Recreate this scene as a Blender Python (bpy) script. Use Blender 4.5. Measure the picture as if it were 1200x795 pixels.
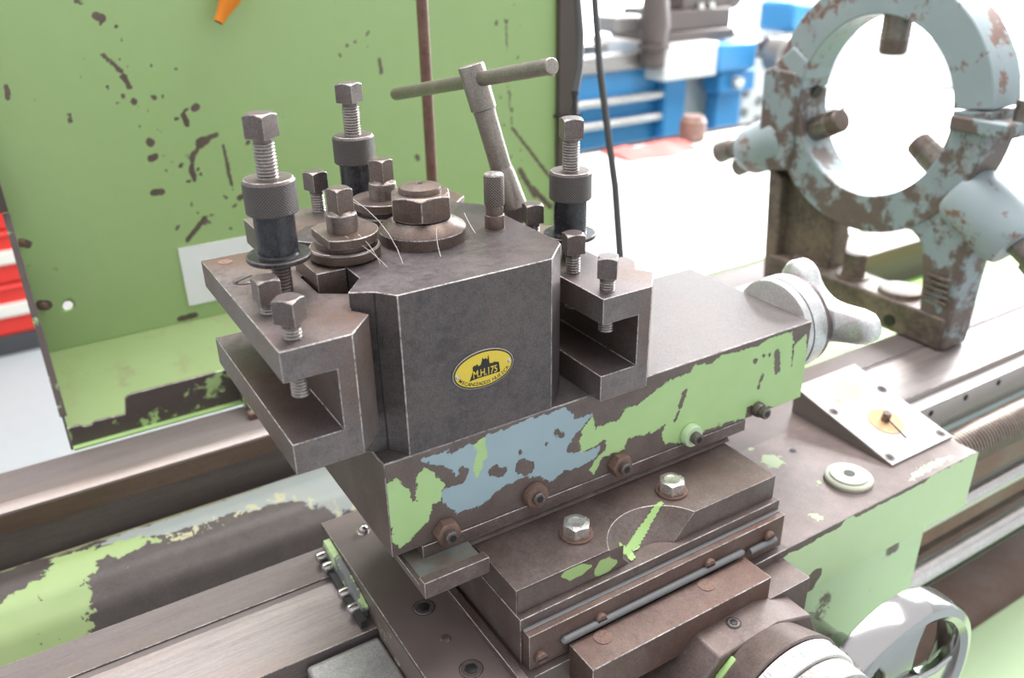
import bpy, bmesh, math, random
import numpy as np
from mathutils import Vector, Matrix
random.seed(7)
for o in list(bpy.data.objects): bpy.data.objects.remove(o)
SC = bpy.context.scene
COL = SC.collection
S = 0.001                                   # design units are millimetres
PI = math.pi

# ------------------------------------------------------------------ camera, world, lights
CAM_POS = Vector((-218.0, -510.7, 363.9))
YAW, PITCH, ROLL, FPX = 0.546558617, 0.450715679, -0.0172077, 1003.998
_F = Vector((math.sin(YAW)*math.cos(PITCH), math.cos(YAW)*math.cos(PITCH), -math.sin(PITCH)))
_r = _F.cross(Vector((0, 0, 1))).normalized(); _u = _r.cross(_F)
_R = math.cos(ROLL)*_r + math.sin(ROLL)*_u
_U = -math.sin(ROLL)*_r + math.cos(ROLL)*_u
cd = bpy.data.cameras.new('camera'); cam = bpy.data.objects.new('camera', cd); COL.objects.link(cam)
cam.matrix_world = Matrix(((_R.x, _U.x, -_F.x, CAM_POS.x*S), (_R.y, _U.y, -_F.y, CAM_POS.y*S),
                           (_R.z, _U.z, -_F.z, CAM_POS.z*S), (0, 0, 0, 1)))
cd.sensor_width = 36.0; cd.lens = FPX/1200*36; cd.clip_start = 0.02; cd.clip_end = 100
cd.dof.use_dof = True; cd.dof.focus_distance = 0.70; cd.dof.aperture_fstop = 5.0
SC.camera = cam

def pix(u, v, depth):                        # a pixel of the 1200x795 frame at a known depth (mm)
    return CAM_POS + depth*(_R*((u-600)/FPX) - _U*((v-397.5)/FPX) + _F)

w = bpy.data.worlds.new('world'); SC.world = w; w.use_nodes = True
w.node_tree.nodes['Background'].inputs[0].default_value = (0.985, 0.96, 0.985, 1)
w.node_tree.nodes['Background'].inputs[1].default_value = 0.62

def area(name, loc, target, sx, sy, power, col=(1, 1, 1)):
    l = bpy.data.lights.new(name, 'AREA'); l.shape = 'RECTANGLE'; l.size = sx; l.size_y = sy
    l.energy = power; l.color = col
    o = bpy.data.objects.new(name, l); COL.objects.link(o); o.location = loc
    o.rotation_euler = (Vector(target)-Vector(loc)).to_track_quat('-Z', 'Y').to_euler()
    return o
area('ceiling_light_bank', (0.9, 1.0, 2.9), (0.5, 0.4, 0), 3.2, 1.6, 95, (1.0, 0.965, 0.95))
area('window_daylight', (4.9, 2.2, 1.6), (0.6, 0.5, -0.2), 3.0, 2.4, 260, (0.95, 0.98, 1.0))

SC.view_settings.view_transform = 'Standard'; SC.view_settings.look = 'None'
SC.view_settings.exposure = 1.0; SC.view_settings.gamma = 1.0; SC.view_settings.use_curve_mapping = False

# ------------------------------------------------------------------ materials
MATS = {}
def newmat(name):
    m = bpy.data.materials.new(name); m.use_nodes = True
    nt = m.node_tree; b = nt.nodes['Principled BSDF']; MATS[name] = m
    return m, nt, b
def N(nt, t, **k):
    n = nt.nodes.new(t)
    for a, v in k.items(): setattr(n, a, v)
    return n
def math_(nt, op, a, b=None, clamp=False):
    n = N(nt, 'ShaderNodeMath', operation=op, use_clamp=clamp)
    for i, v in enumerate((a, b)):
        if v is None: continue
        if isinstance(v, (int, float)): n.inputs[i].default_value = v
        else: nt.links.new(v, n.inputs[i])
    return n.outputs[0]
def noise(nt, co, scale, detail=4, rough=0.55):
    n = N(nt, 'ShaderNodeTexNoise'); n.inputs['Scale'].default_value = scale
    n.inputs['Detail'].default_value = detail; n.inputs['Roughness'].default_value = rough
    nt.links.new(co, n.inputs['Vector']); return n.outputs['Fac']
def step(nt, v, lo, hi):
    n = N(nt, 'ShaderNodeMapRange', clamp=True)
    nt.links.new(v, n.inputs[0]); n.inputs[1].default_value = lo; n.inputs[2].default_value = hi
    return n.outputs[0]
def mix(nt, f, a, b):
    n = N(nt, 'ShaderNodeMix', data_type='RGBA')
    for sock, v in ((n.inputs[0], f), (n.inputs[6], a), (n.inputs[7], b)):
        if isinstance(v, (int, float)): sock.default_value = v
        elif isinstance(v, tuple): sock.default_value = v+(1,)
        else: nt.links.new(v, sock)
    return n.outputs[2]
def coords(nt):
    return N(nt, 'ShaderNodeTexCoord').outputs['Object']
def bump(nt, b, h, strength, dist=0.001):
    n = N(nt, 'ShaderNodeBump'); n.inputs['Strength'].default_value = strength
    n.inputs['Distance'].default_value = dist
    nt.links.new(h, n.inputs['Height']); nt.links.new(n.outputs[0], b.inputs['Normal'])

def steel(name, c1, c2, metallic=0.4, rough=0.45, scale=45, rust=None, rust_amt=0.5, speck=0.0, bmp=0.08, stretch=None):
    m, nt, b = newmat(name); co = coords(nt)
    if stretch:
        mp = N(nt, 'ShaderNodeMapping'); mp.inputs['Scale'].default_value = stretch
        nt.links.new(co, mp.inputs['Vector']); co = mp.outputs[0]
    n1 = noise(nt, co, scale, 6, 0.65); nm = noise(nt, co, scale*6, 6, 0.72)
    blend = math_(nt, 'ADD', math_(nt, 'MULTIPLY', n1, 0.5), math_(nt, 'MULTIPLY', nm, 0.5))
    c = mix(nt, step(nt, blend, 0.41, 0.59), c1, c2)
    n2 = noise(nt, co, scale*0.35, 5, 0.6)
    if rust:
        rb = math_(nt, 'ADD', math_(nt, 'MULTIPLY', n2, 0.6), math_(nt, 'MULTIPLY', nm, 0.4))
        c = mix(nt, math_(nt, 'MULTIPLY', step(nt, rb, 0.46, 0.60), rust_amt), c, rust)
    nf = noise(nt, co, 620, 4, 0.75)
    vm = N(nt, 'ShaderNodeVectorMath', operation='SCALE'); nt.links.new(c, vm.inputs[0])
    nt.links.new(math_(nt, 'ADD', math_(nt, 'MULTIPLY', step(nt, nf, 0.3, 0.7), 0.6), 0.82), vm.inputs['Scale']); c = vm.outputs[0]
    n3 = noise(nt, co, 1500, 2)
    if speck: c = mix(nt, math_(nt, 'MULTIPLY', step(nt, n3, 0.68, 0.76), speck), c, (0.40, 0.37, 0.35))
    nt.links.new(c, b.inputs['Base Color']); b.inputs['Metallic'].default_value = metallic
    nt.links.new(math_(nt, 'ADD', math_(nt, 'MULTIPLY', math_(nt, 'SUBTRACT', blend, 0.5), 0.5), rough), b.inputs['Roughness'])
    bump(nt, b, math_(nt, 'ADD', math_(nt, 'ADD', n3, nf), nm), bmp*1.3, 0.0006)
    return m
def paint(name, col, base, lo, hi, scale=18, col2=None, rough=0.45, stain=None, second=None, second_rng=(0.55, 0.57)):
    """paint worn away to the metal where a noise passes lo..hi"""
    m, nt, b = newmat(name); co = coords(nt)
    tint = noise(nt, co, scale*0.6, 3)
    c = mix(nt, step(nt, tint, 0.3, 0.7), col, col2 or tuple(x*0.85 for x in col))
    if second: c = mix(nt, step(nt, noise(nt, co, scale*0.45, 6, 0.7), *second_rng), c, second)
    if stain: c = mix(nt, math_(nt, 'MULTIPLY', step(nt, noise(nt, co, scale*1.3, 6, 0.7), 0.52, 0.75), 0.55), c, stain)
    n1 = noise(nt, co, scale, 8, 0.68); f = step(nt, n1, lo, hi)
    bc = mix(nt, noise(nt, co, scale*3, 4), base, tuple(x*1.5 for x in base))
    nt.links.new(mix(nt, f, c, bc), b.inputs['Base Color']); b.inputs['Roughness'].default_value = rough
    bump(nt, b, math_(nt, 'MULTIPLY', f, -1.0), 0.5, 0.0006)
    return m
def flat(name, col, rough=0.5, metallic=0.0, emit=None):
    m, nt, b = newmat(name); co = coords(nt)
    c = mix(nt, noise(nt, co, 30, 3), col, tuple(x*0.9 for x in col))
    nt.links.new(c, b.inputs['Base Color']); b.inputs['Roughness'].default_value = rough
    b.inputs['Metallic'].default_value = metallic
    if emit:
        b.inputs['Emission Color'].default_value = col+(1,); b.inputs['Emission Strength'].default_value = emit
    return m
def knurl(name, c1, c2, pitch, radius):
    m, nt, b = newmat(name); co = coords(nt)
    sx = N(nt, 'ShaderNodeSeparateXYZ'); nt.links.new(co, sx.inputs[0])
    u = math_(nt, 'MULTIPLY', math_(nt, 'ARCTAN2', sx.outputs[1], sx.outputs[0]), radius*S)
    k = 2*PI/(pitch*S)
    a = math_(nt, 'SINE', math_(nt, 'MULTIPLY', math_(nt, 'ADD', u, sx.outputs[2]), k))
    d = math_(nt, 'SINE', math_(nt, 'MULTIPLY', math_(nt, 'SUBTRACT', u, sx.outputs[2]), k))
    h = math_(nt, 'MINIMUM', a, d)
    c = mix(nt, step(nt, h, -0.7, 0.6), c1, c2)
    nt.links.new(c, b.inputs['Base Color']); b.inputs['Metallic'].default_value = 0.4
    b.inputs['Roughness'].default_value = 0.5; bump(nt, b, h, 0.6, 0.0006)
    return m
def patches(name, base, layers, scale=90, amp=16.0, rough=0.42, bias=0.0):
    """bare metal with paint left where a stored distance (mm, attribute) plus noise is positive"""
    m, nt, b = newmat(name); co = coords(nt)
    n0 = noise(nt, co, 45, 6, 0.65)
    c = mix(nt, step(nt, n0, 0.3, 0.7), base, tuple(x*1.45 for x in base)); tot = None
    nf = noise(nt, co, 620, 4, 0.75); vm = N(nt, 'ShaderNodeVectorMath', operation='SCALE'); nt.links.new(c, vm.inputs[0])
    nt.links.new(math_(nt, 'ADD', math_(nt, 'MULTIPLY', step(nt, nf, 0.3, 0.7), 0.6), 0.82), vm.inputs['Scale']); c = vm.outputs[0]
    for i, (attr, col, col2) in enumerate(layers):
        at = N(nt, 'ShaderNodeAttribute', attribute_name=attr)
        n1 = noise(nt, co, scale, 9, 0.68)
        d = math_(nt, 'ADD', math_(nt, 'ADD', at.outputs['Fac'], bias), math_(nt, 'MULTIPLY', math_(nt, 'SUBTRACT', n1, 0.5), amp))
        f = step(nt, d, 0.0, 0.5)
        c = mix(nt, f, c, mix(nt, noise(nt, co, 40, 4), col, col2))
        tot = f if tot is None else math_(nt, 'MAXIMUM', tot, f)
    nt.links.new(c, b.inputs['Base Color']); b.inputs['Roughness'].default_value = rough
    nt.links.new(math_(nt, 'MULTIPLY', math_(nt, 'SUBTRACT', 1.0, tot), 0.35), b.inputs['Metallic'])
    bump(nt, b, tot, 0.7, 0.0007)
    return m

BROWN = (0.118, 0.090, 0.082)
GREEN = (0.40, 0.60, 0.24); GREEN2 = (0.46, 0.66, 0.31); BLUE = (0.36, 0.47, 0.52); BLUE2 = (0.30, 0.41, 0.46)
steel('blackened_steel', (0.072, 0.062, 0.065), (0.115, 0.098, 0.100), 0.45, 0.40, 26, (0.128, 0.098, 0.086), 0.55, 0.35)
steel('holder_steel', (0.129, 0.108, 0.107), (0.206, 0.176, 0.174), 0.5, 0.42, 26, (0.145, 0.088, 0.062), 0.8, 0.35)
steel('brown_steel', BROWN, (0.180, 0.142, 0.132), 0.35, 0.45, 40, (0.10, 0.062, 0.048), 0.5, 0.45)
steel('bracket_steel', (0.13, 0.088, 0.076), (0.19, 0.135, 0.115), 0.35, 0.42, 40, (0.12, 0.06, 0.045), 0.7, 0.4)
steel('slide_top_steel', (0.108, 0.097, 0.095), (0.144, 0.132, 0.128), 0.35, 0.50, 30, (0.13, 0.105, 0.095), 0.5, 0.5)
steel('screw_steel', (0.134, 0.114, 0.111), (0.216, 0.183, 0.178), 0.6, 0.36, 80, (0.10, 0.068, 0.052), 0.6, 0.3)
steel('thread_steel', (0.22, 0.20, 0.19), (0.34, 0.31, 0.29), 0.75, 0.33, 90)
steel('clamp_steel', (0.125, 0.098, 0.085), (0.215, 0.175, 0.155), 0.55, 0.36, 45, (0.115, 0.066, 0.046), 0.65, 0.3)
steel('black_sleeve', (0.032, 0.033, 0.037), (0.055, 0.056, 0.062), 0.45, 0.26, 25)
steel('worn_edge', (0.15, 0.135, 0.13), (0.60, 0.56, 0.54), 0.55, 0.38, 70)
steel('wrench_steel', (0.24, 0.212, 0.19), (0.33, 0.295, 0.265), 0.75, 0.36, 40, (0.20, 0.165, 0.14), 0.5)
steel('way_steel', (0.211, 0.184, 0.178), (0.306, 0.275, 0.266), 0.5, 0.42, 8, (0.26, 0.18, 0.135), 0.5, stretch=(0.4, 6, 6))
steel('way_top_steel', (0.124, 0.105, 0.101), (0.165, 0.141, 0.135), 0.30, 0.58, 10, (0.145, 0.11, 0.09), 0.6, stretch=(0.4, 5, 5))
steel('way_side_steel', (0.13, 0.085, 0.062), (0.18, 0.122, 0.09), 0.3, 0.5, 10, (0.06, 0.04, 0.03), 0.5, stretch=(0.5, 4, 4))
steel('zinc_bolt', (0.55, 0.53, 0.51), (0.72, 0.70, 0.67), 0.85, 0.3, 80)
steel('rusty_nut', (0.16, 0.095, 0.075), (0.26, 0.175, 0.145), 0.3, 0.55, 110, (0.12, 0.055, 0.035), 0.6)
steel('rusty_rod', (0.13, 0.065, 0.045), (0.19, 0.105, 0.08), 0.2, 0.5, 20)
steel('bright_steel', (0.46, 0.44, 0.425), (0.56, 0.54, 0.525), 0.9, 0.22, 12, (0.40, 0.34, 0.30), 0.4, bmp=0.03)
flat('rack_steel', (0.66, 0.64, 0.62), 0.4, 0.3)
steel('cast_alloy', (0.60, 0.60, 0.60), (0.74, 0.74, 0.74), 0.75, 0.36, 35, (0.36, 0.35, 0.34), 0.4)
flat('chrome', (0.46, 0.46, 0.455), 0.13, 1.0)
steel('scale_drum', (0.72, 0.71, 0.70), (0.80, 0.79, 0.78), 0.55, 0.35, 10, bmp=0.02)
steel('screw_shaft', (0.22, 0.18, 0.155), (0.32, 0.27, 0.235), 0.7, 0.35, 25)
steel('rest_jaw', (0.16, 0.14, 0.12), (0.24, 0.21, 0.185), 0.7, 0.32, 20)
steel('rest_base', (0.085, 0.066, 0.056), (0.16, 0.128, 0.105), 0.25, 0.58, 18, (0.24, 0.175, 0.125), 0.55, 0.3)
steel('dirty_tray', (0.27, 0.205, 0.18), (0.42, 0.36, 0.34), 0.3, 0.35, 4, (0.22, 0.12, 0.08), 0.6)
steel('dirty_side', (0.25, 0.19, 0.165), (0.40, 0.33, 0.30), 0.2, 0.45, 6, (0.34, 0.13, 0.08), 0.6)
steel('grey_casting', (0.34, 0.335, 0.335), (0.44, 0.435, 0.43), 0.5, 0.4, 30)
knurl('knurl_collar', (0.07, 0.062, 0.058), (0.26, 0.235, 0.22), 2.2, 18.5)
knurl('knurl_pin', (0.10, 0.085, 0.075), (0.34, 0.29, 0.26), 2.4, 8.0)
steel('knurl_lock', (0.16, 0.15, 0.14), (0.42, 0.40, 0.38), 0.6, 0.45, 120, bmp=0.4)
patches('slide_face', BROWN, [('blue', BLUE, BLUE2), ('green', GREEN, GREEN2)], 170, 13.0, bias=1.4)
patches('saddle_face', BROWN, [('green', (0.54, 0.72, 0.39), (0.60, 0.76, 0.47))], 60, 26.0)
patches('plate_face', BROWN, [('green', (0.34, 0.50, 0.17), (0.40, 0.56, 0.25))], 160, 7.0)
paint('saddle_top', BROWN, (0.36, 0.48, 0.20), 0.70, 0.71, 24, (0.165, 0.130, 0.122), 0.45)
patches('saddle_wing', (0.135, 0.106, 0.099), [('green', (0.46, 0.58, 0.30), (0.52, 0.62, 0.38))], 150, 22.0)
paint('saddle_side', (0.13, 0.10, 0.085), (0.44, 0.45, 0.33), 0.57, 0.62, 16, (0.18, 0.14, 0.12), 0.5)
paint('apron_green', (0.55, 0.73, 0.45), BROWN, 0.62, 0.66, 14, (0.60, 0.77, 0.51), 0.42)
paint('bed_web', (0.33, 0.50, 0.20), (0.085, 0.07, 0.065), 0.545, 0.57, 11, (0.42, 0.55, 0.30), 0.55,
      stain=(0.34, 0.27, 0.19), second=(0.36, 0.42, 0.42), second_rng=(0.50, 0.58))
patches('web_paint', (0.050, 0.042, 0.039), [('moss', (0.15, 0.155, 0.085), (0.20, 0.19, 0.12)), ('blue', (0.21, 0.25, 0.255), (0.27, 0.285, 0.25)), ('cream', (0.40, 0.37, 0.25), (0.33, 0.34, 0.20)), ('green', (0.235, 0.345, 0.125), (0.30, 0.38, 0.18))], 60, 40.0, 0.55)
paint('bed_green', (0.38, 0.60, 0.20), (0.10, 0.085, 0.075), 0.64, 0.67, 12, (0.44, 0.66, 0.27), 0.5)
paint('tray_green', (0.52, 0.70, 0.42), (0.40, 0.38, 0.36), 0.62, 0.66, 9, (0.57, 0.74, 0.48), 0.45)
paint('bed_blue', (0.58, 0.70, 0.76), (0.36, 0.27, 0.20), 0.62, 0.66, 14, (0.64, 0.75, 0.80), 0.5)
paint('rest_blue', (0.25, 0.315, 0.335), (0.110, 0.084, 0.073), 0.455, 0.515, 20, (0.31, 0.375, 0.395), 0.45,
      stain=(0.26, 0.13, 0.10))
paint('rest_blue_clean', (0.28, 0.35, 0.37), (0.17, 0.105, 0.085), 0.545, 0.59, 22, (0.34, 0.405, 0.425), 0.45)
paint('guard_lip', BROWN, (0.34, 0.48, 0.20), 0.56, 0.60, 22, (0.08, 0.065, 0.06), 0.5)
paint('gutter_grey', (0.20, 0.225, 0.225), (0.14, 0.125, 0.095), 0.45, 0.6, 40, (0.16, 0.17, 0.15), 0.5)
paint('wiper_paint', (0.16, 0.17, 0.17), (0.40, 0.55, 0.26), 0.52, 0.55, 40, (0.24, 0.25, 0.25), 0.5)
patches('guard_green', (0.12, 0.092, 0.075), [('green', (0.355, 0.515, 0.215), (0.385, 0.545, 0.235))], 130, 9.0, 0.36)
paint('guard_floor', (0.27, 0.39, 0.145), (0.19, 0.15, 0.10), 0.54, 0.72, 14, (0.31, 0.42, 0.18), 0.45, stain=(0.26, 0.22, 0.13))
flat('sealant', (0.19, 0.195, 0.20), 0.45); flat('black', (0.015, 0.015, 0.016), 0.5)
flat('badge_yellow', (0.80, 0.60, 0.06), 0.4); flat('badge_rim', (0.55, 0.50, 0.40), 0.35, 0.7)
flat('paper_white', (0.95, 0.96, 0.97), 0.6); flat('plate_white', (0.58, 0.58, 0.57), 0.4, 0.2)
flat('plate_side', (0.24, 0.21, 0.195), 0.45, 0.3); flat('plate_blank', (0.50, 0.44, 0.35), 0.5)
flat('copper_disc', (0.62, 0.40, 0.22), 0.4, 0.3); flat('cream_cap', (0.55, 0.56, 0.45), 0.4)
flat('orange_plastic', (0.90, 0.26, 0.01), 0.4); flat('rubber', (0.035, 0.035, 0.037), 0.55)
flat('steel_post', (0.11, 0.085, 0.078), 0.5, 0.2)
flat('machine_blue', (0.045, 0.27, 0.58), 0.35); flat('machine_white', (0.80, 0.80, 0.78), 0.4)
flat('machine_dark', (0.11, 0.09, 0.085), 0.45, 0.3); flat('machine_grey', (0.32, 0.31, 0.30), 0.35, 0.5)
flat('cabinet_red', (0.74, 0.035, 0.025), 0.35); flat('cabinet_dark', (0.06, 0.06, 0.07), 0.5)
flat('label_white', (0.82, 0.80, 0.74), 0.5); flat('bench_white', (0.90, 0.90, 0.89), 0.5)
flat('cloth_red', (0.75, 0.16, 0.14), 0.7); flat('floor_grey', (0.36, 0.40, 0.41), 0.4)
flat('wall_grey', (0.42, 0.43, 0.43), 0.7); flat('wall_white', (0.86, 0.86, 0.85), 0.7); flat('window_glow', (0.93, 0.97, 1.0), 0.5, 0.0, 3.2)

# ------------------------------------------------------------------ mesh helpers
OFF = {}
def thing(name, label, cat, loc, rotz=0.0, local=False, group=None):
    o = bpy.data.objects.new(name, None); o.empty_display_size = 0.02; COL.objects.link(o)
    o.location = Vector(loc)*S; o.rotation_euler = (0, 0, rotz)
    o['label'] = label; o['category'] = cat
    if group: o['group'] = group
    OFF[o.name] = Vector((0, 0, 0)) if local else Vector(loc)
    return o
def part(name, bm, mat, parent=None, bevel=0.0, edge=None, seg=2, angle=32, sharp=35, kind=None, origin=None):
    bmesh.ops.remove_doubles(bm, verts=bm.verts, dist=1e-4)
    bmesh.ops.recalc_face_normals(bm, faces=bm.faces)
    if origin is None:
        lo = Vector((min(v.co[i] for v in bm.verts) for i in range(3))); hi = Vector((max(v.co[i] for v in bm.verts) for i in range(3)))
        origin = (lo+hi)/2
    origin = Vector(origin)
    for v in bm.verts: v.co = (v.co-origin)*S
    me = bpy.data.meshes.new(name); bm.to_mesh(me); bm.free()
    me.polygons.foreach_set('use_smooth', [True]*len(me.polygons)); me.set_sharp_from_angle(angle=math.radians(sharp))
    me.materials.append(MATS[mat])
    o = bpy.data.objects.new(name, me); COL.objects.link(o)
    if bevel:
        if edge: me.materials.append(MATS[edge])
        b = o.modifiers.new('bevel', 'BEVEL'); b.width = bevel*S; b.segments = seg; b.limit_method = 'ANGLE'
        b.angle_limit = math.radians(angle); b.use_clamp_overlap = True
        if edge: b.material = 1
    if parent is not None:
        o.parent = parent; o.location = (origin-OFF[parent.name])*S
    else: o.location = origin*S
    OFF[o.name] = origin
    if kind: o['kind'] = kind
    return o
def tag(o, label, cat, group=None):
    o['label'] = label; o['category'] = cat
    if group: o['group'] = group
    return o
def struct(name, bm, mat, parent=None):
    o = part(name, bm, mat, parent); o['kind'] = 'structure'; return o
def B(): return bmesh.new()
def box(bm, x0, x1, y0, y1, z0, z1, M=None):
    v = [bm.verts.new((x, y, z)) for z in (z0, z1) for y in (y0, y1) for x in (x0, x1)]
    if M is not None:
        for p in v: p.co = M @ p.co
    for f in ((0, 2, 3, 1), (4, 5, 7, 6), (0, 1, 5, 4), (2, 6, 7, 3), (0, 4, 6, 2), (1, 3, 7, 5)): bm.faces.new([v[i] for i in f])
    return bm
def loft(bm, rings, caps=True, closed=True):
    R = [[bm.verts.new(p) for p in r] for r in rings]; n = len(R[0])
    for a, b in zip(R, R[1:]):
        for i in range(n if closed else n-1): bm.faces.new((a[i], a[(i+1) % n], b[(i+1) % n], b[i]))
    if caps: bm.faces.new(R[0][::-1]); bm.faces.new(R[-1])
    return bm
AX = {'x': lambda p, t: (t, p[0], p[1]), 'y': lambda p, t: (p[0], t, p[1]), 'z': lambda p, t: (p[0], p[1], t)}
def prism(bm, pts, axis, a, b, pts2=None):
    f = AX[axis]
    return loft(bm, [[f(p, a) for p in pts], [f(p, b) for p in (pts2 or pts)]])
def rev(bm, prof, c=(0, 0, 0), seg=32, axis='z', M=None):
    """surface of revolution, prof = (radius, height) pairs"""
    rings = []
    for r, h in prof:
        ring = []
        for k in range(seg):
            a = 2*PI*k/seg; p = (r*math.cos(a), r*math.sin(a), h)
            if axis == 'x': p = (p[2], p[0], p[1])
            elif axis == 'y': p = (p[0], p[2], p[1])
            p = Vector(p)+Vector(c)
            ring.append(M @ p if M is not None else p)
        rings.append(ring)
    return loft(bm, rings)
def thread(r, z0, z1, pitch=2.4, depth=1.0):
    n = max(2, int((z1-z0)/pitch)); d = (z1-z0)/n; out = []
    for i in range(n): out += [(r-depth, z0+i*d), (r, z0+(i+0.45)*d), (r, z0+(i+0.62)*d)]
    return out+[(r-depth, z1)]
def nut(bm, n, af, z0, z1, c=(0, 0, 0), rot=0.0, k=6, both=False, tan=0.5, crown=0.96, M=None):
    """square or hexagon head with turned, chamfered corners"""
    ap = af/2.0; pts = []
    for s in range(n):
        a0 = rot+2*PI*(s-0.5)/n; a1 = rot+2*PI*(s+0.5)/n; R = ap/math.cos(PI/n)
        for j in range(k):
            t = j/k; pts.append((R*math.cos(a0)*(1-t)+R*math.cos(a1)*t, R*math.sin(a0)*(1-t)+R*math.sin(a1)*t))
    r0 = ap*crown
    def ring(sgn, z, inner):
        out = []
        for x, y in pts:
            r = math.hypot(x, y)
            if inner: out.append((c[0]+x*r0/r, c[1]+y*r0/r, c[2]+z))
            else: out.append((c[0]+x, c[1]+y, c[2]+z-sgn*max(0, r-r0)*tan))
        return [M @ Vector(p) for p in out] if M is not None else out
    rings = ([ring(-1, z0, True), ring(-1, z0, False)] if both else [ring(0, z0, False)])+[ring(1, z1, False), ring(1, z1, True)]
    return loft(bm, rings)
def tube(bm, path, r, seg=12):
    P_ = [Vector(p) for p in path]; rings = []; up = Vector((0, 0, 1))
    for i, p in enumerate(P_):
        d = (P_[min(i+1, len(P_)-1)]-P_[max(i-1, 0)]).normalized()
        if abs(d.dot(up)) > 0.95: a = d.cross(Vector((1, 0, 0))).normalized()
        else: a = d.cross(up).normalized()
        b = d.cross(a); rr = r[i] if isinstance(r, (list, tuple)) else r
        rings.append([p+rr*(math.cos(2*PI*k/seg)*a+math.sin(2*PI*k/seg)*b) for k in range(seg)])
    return loft(bm, rings)
def axis_matrix(a, b):
    """matrix taking z=0..L on the z axis to the segment a-b"""
    a = Vector(a); b = Vector(b); q = (b-a).to_track_quat('Z', 'Y')
    return Matrix.Translation(a) @ q.to_matrix().to_4x4()
def arc(cx, cy, r, a0, a1, n):
    return [(cx+r*math.cos(math.radians(a0+(a1-a0)*i/n)), cy+r*math.sin(math.radians(a0+(a1-a0)*i/n))) for i in range(n+1)]
def copy_tree(o, parent=None):
    c = o.copy(); COL.objects.link(c)
    if parent is not None: c.parent = parent
    for ch in [x for x in bpy.data.objects if x.parent == o]: copy_tree(ch, c)
    return c
def sdf(poly, P_):
    """signed distance (positive inside) of points to a polygon, mm"""
    q = np.array(poly, float); d = np.full(len(P_), 1e9); ins = np.zeros(len(P_), bool)
    for i in range(len(q)):
        a, b = q[i-1], q[i]; e = b-a; t = np.clip(((P_-a) @ e)/max(e @ e, 1e-9), 0, 1)
        d = np.minimum(d, np.hypot(*(P_-a-t[:, None]*e).T))
        cond = (a[1] > P_[:, 1]) != (b[1] > P_[:, 1])
        xi = a[0]+(P_[:, 1]-a[1])*(b[0]-a[0])/(b[1]-a[1] if b[1] != a[1] else 1e-9)
        ins ^= cond & (P_[:, 0] < xi)
    return np.where(ins, d, -d)
def capsule(segs, P_):
    d = np.full(len(P_), -1e9)
    for x0, y0, x1, y1, r in segs:
        a = np.array((x0, y0), float); e = np.array((x1, y1), float)-a
        t = np.clip(((P_-a) @ e)/max(e @ e, 1e-9), 0, 1)
        d = np.maximum(d, r-np.hypot(*(P_-a-t[:, None]*e).T))
    return d
def face_grid(bm, origin, ux, uz, nx, nz):
    o = Vector(origin); ux = Vector(ux); uz = Vector(uz)
    v = [[bm.verts.new(o+ux*(i/nx)+uz*(j/nz)) for i in range(nx+1)] for j in range(nz+1)]
    for j in range(nz):
        for i in range(nx): bm.faces.new((v[j][i], v[j][i+1], v[j+1][i+1], v[j+1][i]))
def store(o, name, func, ia=0, ib=2):
    me = o.data; c = np.empty(len(me.vertices)*3); me.vertices.foreach_get('co', c)
    c = c.reshape(-1, 3)/S+np.array(OFF[o.name])
    at = me.attributes.new(name, 'FLOAT', 'POINT'); at.data.foreach_set('value', func(c[:, [ia, ib]]).astype(np.float32))
def text_mesh(bm, s, size, place, extr=0.0, bold=0.0):
    cu = bpy.data.curves.new('txt', 'FONT'); cu.body = s; cu.size = size; cu.align_x = 'CENTER'; cu.extrude = extr; cu.offset = bold
    ob = bpy.data.objects.new('txt', cu); me = ob.to_mesh()
    vs = [bm.verts.new(place(v.co.x, v.co.y)) for v in me.vertices]
    for p in me.polygons:
        try: bm.faces.new([vs[i] for i in p.vertices])
        except ValueError: pass
    ob.to_mesh_clear(); bpy.data.objects.remove(ob); bpy.data.curves.remove(cu)

# ------------------------------------------------------------------ the room
FLOOR = -1050
struct('floor', box(B(), -4000, 8000, -3000, 7000, FLOOR-40, FLOOR), 'floor_grey')
wb = struct('wall_back', box(B(), -4000, 8000, 6600, 6700, FLOOR, 3200), 'wall_white')
wr = struct('wall_right', box(B(), 7600, 7700, -3000, 6600, FLOOR, 3200), 'wall_white')
struct('wall_front', box(B(), -4000, 8000, -3000, -2900, FLOOR, 3200), 'wall_grey')
struct('wall_left', box(B(), -4000, -3900, -2900, 6600, FLOOR, 3200), 'wall_grey')
wn = part('window_1', box(B(), 7570, 7598, 0, 6000, -700, 2400), 'window_glow'); wn['kind'] = 'structure'
wn2 = part('added_glow_window', box(B(), 3300, 7300, 6570, 6598, -900, 2400), 'window_glow'); wn2['kind'] = 'structure'  # added glowing pane, brightens the floor and background behind the steady rest
wf2 = B()
for xx in np.linspace(3300, 7300, 5): box(wf2, xx-30, xx+30, 6550, 6590, -900, 2400)
for zz in (-900, 850, 2400): box(wf2, 3270, 7330, 6550, 6590, zz-30, zz+30)
part('window_frame', wf2, 'machine_white', wn2)  # frame bars for the added glowing pane
wf = B()
for yy in np.linspace(0, 6000, 7): box(wf, 7550, 7590, yy-30, yy+30, -700, 2400)
for zz in (-700, 850, 2400): box(wf, 7550, 7590, -30, 6030, zz-30, zz+30)
part('window_frame', wf, 'machine_white', wn)

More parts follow.
